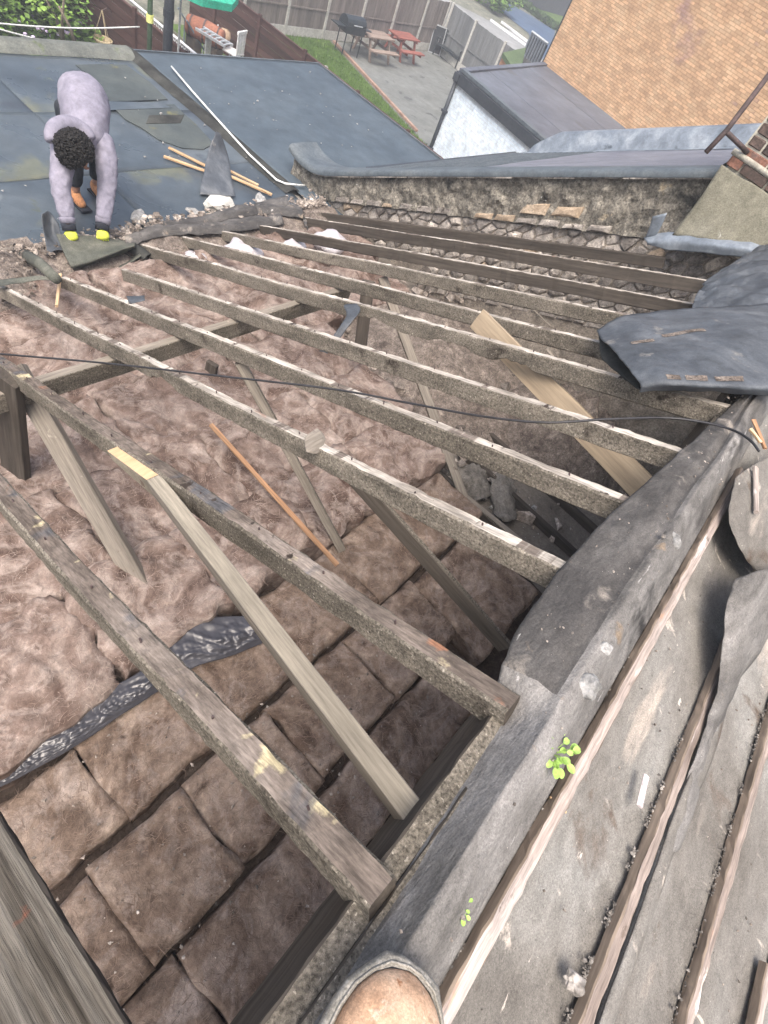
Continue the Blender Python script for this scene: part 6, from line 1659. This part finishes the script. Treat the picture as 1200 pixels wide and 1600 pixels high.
hL, hR = V(2.98, 5.40, -2.60), V(3.22, 5.40, -2.60)
kL, kR = V(2.88, 5.20, -2.96), V(3.14, 5.26, -2.96)
ch1, ch2 = V(3.00, 5.18, -2.47), ony(134, 190, 4.92)
ch2 = V(ch2.x, ch2.y, ch2.z - .10)
neck = ony(128, 210, 4.78); neck = V(neck.x, neck.y, neck.z - .07)
sL, sR = ony(103, 214, 4.84), ony(164, 216, 4.84)
eL, eR = ony(94, 290, 4.62), ony(168, 288, 4.62)
wL, wR = ony(107, 352, 4.46), ony(160, 352, 4.44)
head = ony(118, 232, 4.62); head.z -= .02
chin = head + V(.06, -.02, -.11)
wk = thing('person', V(2.98, 5.25, ZR), 'person in lilac-grey hooded sweatshirt and lime gloves bending to pull back felt', 'person')
J = [(pel, .13), (ch1, .13), (ch2 + V(0, .04, -.05), .09), (neck, .05), (head + V(0, .02, .03), .085), (head + V(.02, -.01, -.04), .078), (chin, .045),
     (sL, .055), (eL, .042), (wL, .03), (sR, .055), (eR, .042), (wR, .03),
     (hL, .085), (kL, .055), (fL, .04), (hR, .085), (kR, .055), (fR, .04)]
E_ = [(0, 1), (1, 2), (2, 3), (3, 4), (4, 5), (5, 6), (2, 7), (7, 8), (8, 9), (2, 10), (10, 11), (11, 12), (0, 13), (13, 14), (14, 15), (0, 16), (16, 17), (17, 18)]
skin_obj('body', J, E_, MT['skin'], wk)
# face details on the downturned head
fd = (chin - head).normalized(); fn = V(.42, -.35, -.84).normalized()
b = MB(); lump_mesh(b, head + fn * .088 + fd * .03, .016, 2, (1, 1, 1.5), 2, jag=.1); b.build('nose', MT['skin'], wk, smooth=True)
for s_ in (-1, 1):
    sd_ = fn.cross(V(0, 0, 1)).normalized() * s_
    b = MB(); lump_mesh(b, head + sd_ * .088 + V(0, 0, -.02), .026, 5, (.5, 1, 1.3), 2, jag=.1); b.build('ear', MT['skin'], wk, smooth=True)
    b = MB(); lump_mesh(b, head + fn * .082 + sd_ * .032 + V(0, 0, -.005), .011, 5, (1, 1, 1), 2, jag=0); b.build('eye', MT['white'], wk, smooth=True)
b = MB(); lump_mesh(b, head + fn * .074 + fd * .065, .02, 5, (1.2, .8, .4), 2, jag=0); b.build('mouth', MT['terracotta'], wk, smooth=True)
# sweatshirt: torso and sleeves, one surface
hem = V(3.08, 5.42, -2.55)
J = [(hem, .19), (lerp(hem, ch1, .5), .212), (ch1, .215), (lerp(ch1, ch2, .55), .205), (ch2 + V(0, 0, -.02), .185), (neck + V(0, .05, 0), .12)]
skin_obj('sweatshirt', J, [(k, k + 1) for k in range(5)], MT['sweat'], wk, 4, disp=(.030, .12))
for (s_, e_, w_, k) in ((sL, eL, wL, 1), (sR, eR, wR, -1)):
    J = [(s_ + V(.10 * k, .10, -.04), .11), (s_ + V(.0, .02, -.02), .118), (lerp(s_, e_, .45), .098), (e_, .084), (lerp(e_, w_, .55), .072), (w_ + V(0, 0, .03), .060)]
    skin_obj('sleeve', J, [(q, q + 1) for q in range(5)], MT['sweat'], wk, 4, disp=(.022, .07))
for (e_, w_) in ((eL, wL), (eR, wR)):
    d_ = (w_ - e_).normalized(); b = MB(); c_ = w_ - d_ * .012
    b.tube([c_ - d_ * .045, c_ - d_ * .03, c_ + d_ * .0], .066, 18, r2=.058); b.build('ribbed_cuff', MT['sweat'], wk, smooth=True)
# hood lying round the neck
P = []
hc = head + V(.02, .10, .03)
for i in range(11):
    a_ = math.pi * (i / 10) * 1.1 - .15
    P.append((hc + V(.15 * math.cos(a_) + .02, .075 * math.sin(a_) + .02, .085 * math.sin(a_) - .01), .066))
skin_obj('hood', P, [(i, i + 1) for i in range(10)], MT['sweat'], wk, 2)
# cuffs and gloves
for (w_, e_, sgn) in ((wL, eL, -1), (wR, eR, 1)):
    d_ = (w_ - e_).normalized()
    b = MB(); b.tube([w_ - d_ * .005, w_ + d_ * .04], .056, 14); b.build('glove_cuff', MT['cuff'], wk, smooth=True)
    hp_ = w_ + d_ * .05; side = V(1, .1, 0).normalized(); fw = V(0, -.45, -.85).normalized()
    Jg = [(w_ + d_ * .035, .048), (hp_ + fw * .025, .058), (hp_ + fw * .075, .056)]
    Eg = [(0, 1), (1, 2)]
    skin_obj('glove_palm', Jg, Eg, MT['glove'], wk, 2)
    for k in range(4):
        o_ = hp_ + fw * .085 + side * (-.033 + k * .022); L_ = (.055, .066, .062, .048)[k]
        Jf = [(o_ - fw * .02, .012), (o_ + fw * L_ * .45, .0115), (o_ + fw * L_ * .8 + V(0, .018, -.004), .011), (o_ + fw * L_ * .85 + V(0, .036, .008), .010)]
        skin_obj('finger', Jf, [(0, 1), (1, 2), (2, 3)], MT['glove'], wk, 1)
    o_ = hp_ + fw * .02 - side * sgn * .038
    skin_obj('thumb', [(o_, .014), (o_ + fw * .03 - side * sgn * .012 + V(0, .012, 0), .013), (o_ + fw * .055 + V(0, .03, 0), .011)], [(0, 1), (1, 2)], MT['glove'], wk, 1)
# trousers and boots
for (h_, k_, f_) in ((hL, kL, fL), (hR, kR, fR)):
    J = [(h_ + V(0, .06, .02), .12), (lerp(h_, k_, .5), .105), (k_, .085), (lerp(k_, f_, .5), .075), (f_ + V(0, 0, .07), .066)]
    skin_obj('trouser_leg', J, [(q, q + 1) for q in range(4)], MT['trouser'], wk, 2, disp=(.015, .08))
for f_ in (fL, fR):
    J = [(f_ + V(0, .02, .07), .055), (f_ + V(0, .01, -.01), .055), (f_ + V(-.01, -.09, -.022), (.048, .042)), (f_ + V(-.015, -.16, -.03), (.042, .034))]
    skin_obj('boot', J, [(0, 1), (1, 2), (2, 3)], MT['boot_far'], wk, 2)
    b = MB(); b.box((f_.x - .055, f_.y - .20, ZR + .006), (f_.x + .045, f_.y + .07, ZR + .024)); b.build('boot_sole', MT['cuff'], wk)
# curly hair: cap of small curls
hr = thing('hair_dummy', V(0, 0, 0), 'x', 'x'); bpy.data.objects.remove(hr)
b = MB(); rn = random.Random(9)
for i in range(3200):
    d_ = V(rn.gauss(0, 1), rn.gauss(0, 1), rn.gauss(0, 1)).normalized()
    if d_.dot(fn) > .62: continue
    p = head + V(-.01, .0, .01) + V(d_.x * .138, d_.y * .138, d_.z * .145) * (rn.uniform(.88, 1.02) + .07 * N3(d_.x * 3, d_.y * 3, d_.z * 3))
    lump_mesh(b, p, rn.uniform(.007, .014), i * .37, (1, 1, 1), 1, jag=.9)
b.build('hair', MT['hair'], wk, smooth=True)

# ================================================================== THIN HAZE OVER THE GARDENS
b = MB(); b.box((-310, -310, GZ - 1.0), (410, 410, 5.0))
hz_o = b.build('haze', [bpy.data.materials.new('haze')]); hm = hz_o.data.materials[0]; hm.use_nodes = True
hn = hm.node_tree; hn.nodes.remove(hn.nodes['Principled BSDF'])
pv = hn.nodes.new('ShaderNodeVolumePrincipled'); pv.inputs['Color'].default_value = (.86, .92, 1.0, 1); pv.inputs['Density'].default_value = .0048; pv.inputs['Anisotropy'].default_value = 0
hn.links.new(pv.outputs[0], hn.nodes['Material Output'].inputs['Volume'])
tag(hz_o, kind='stuff')
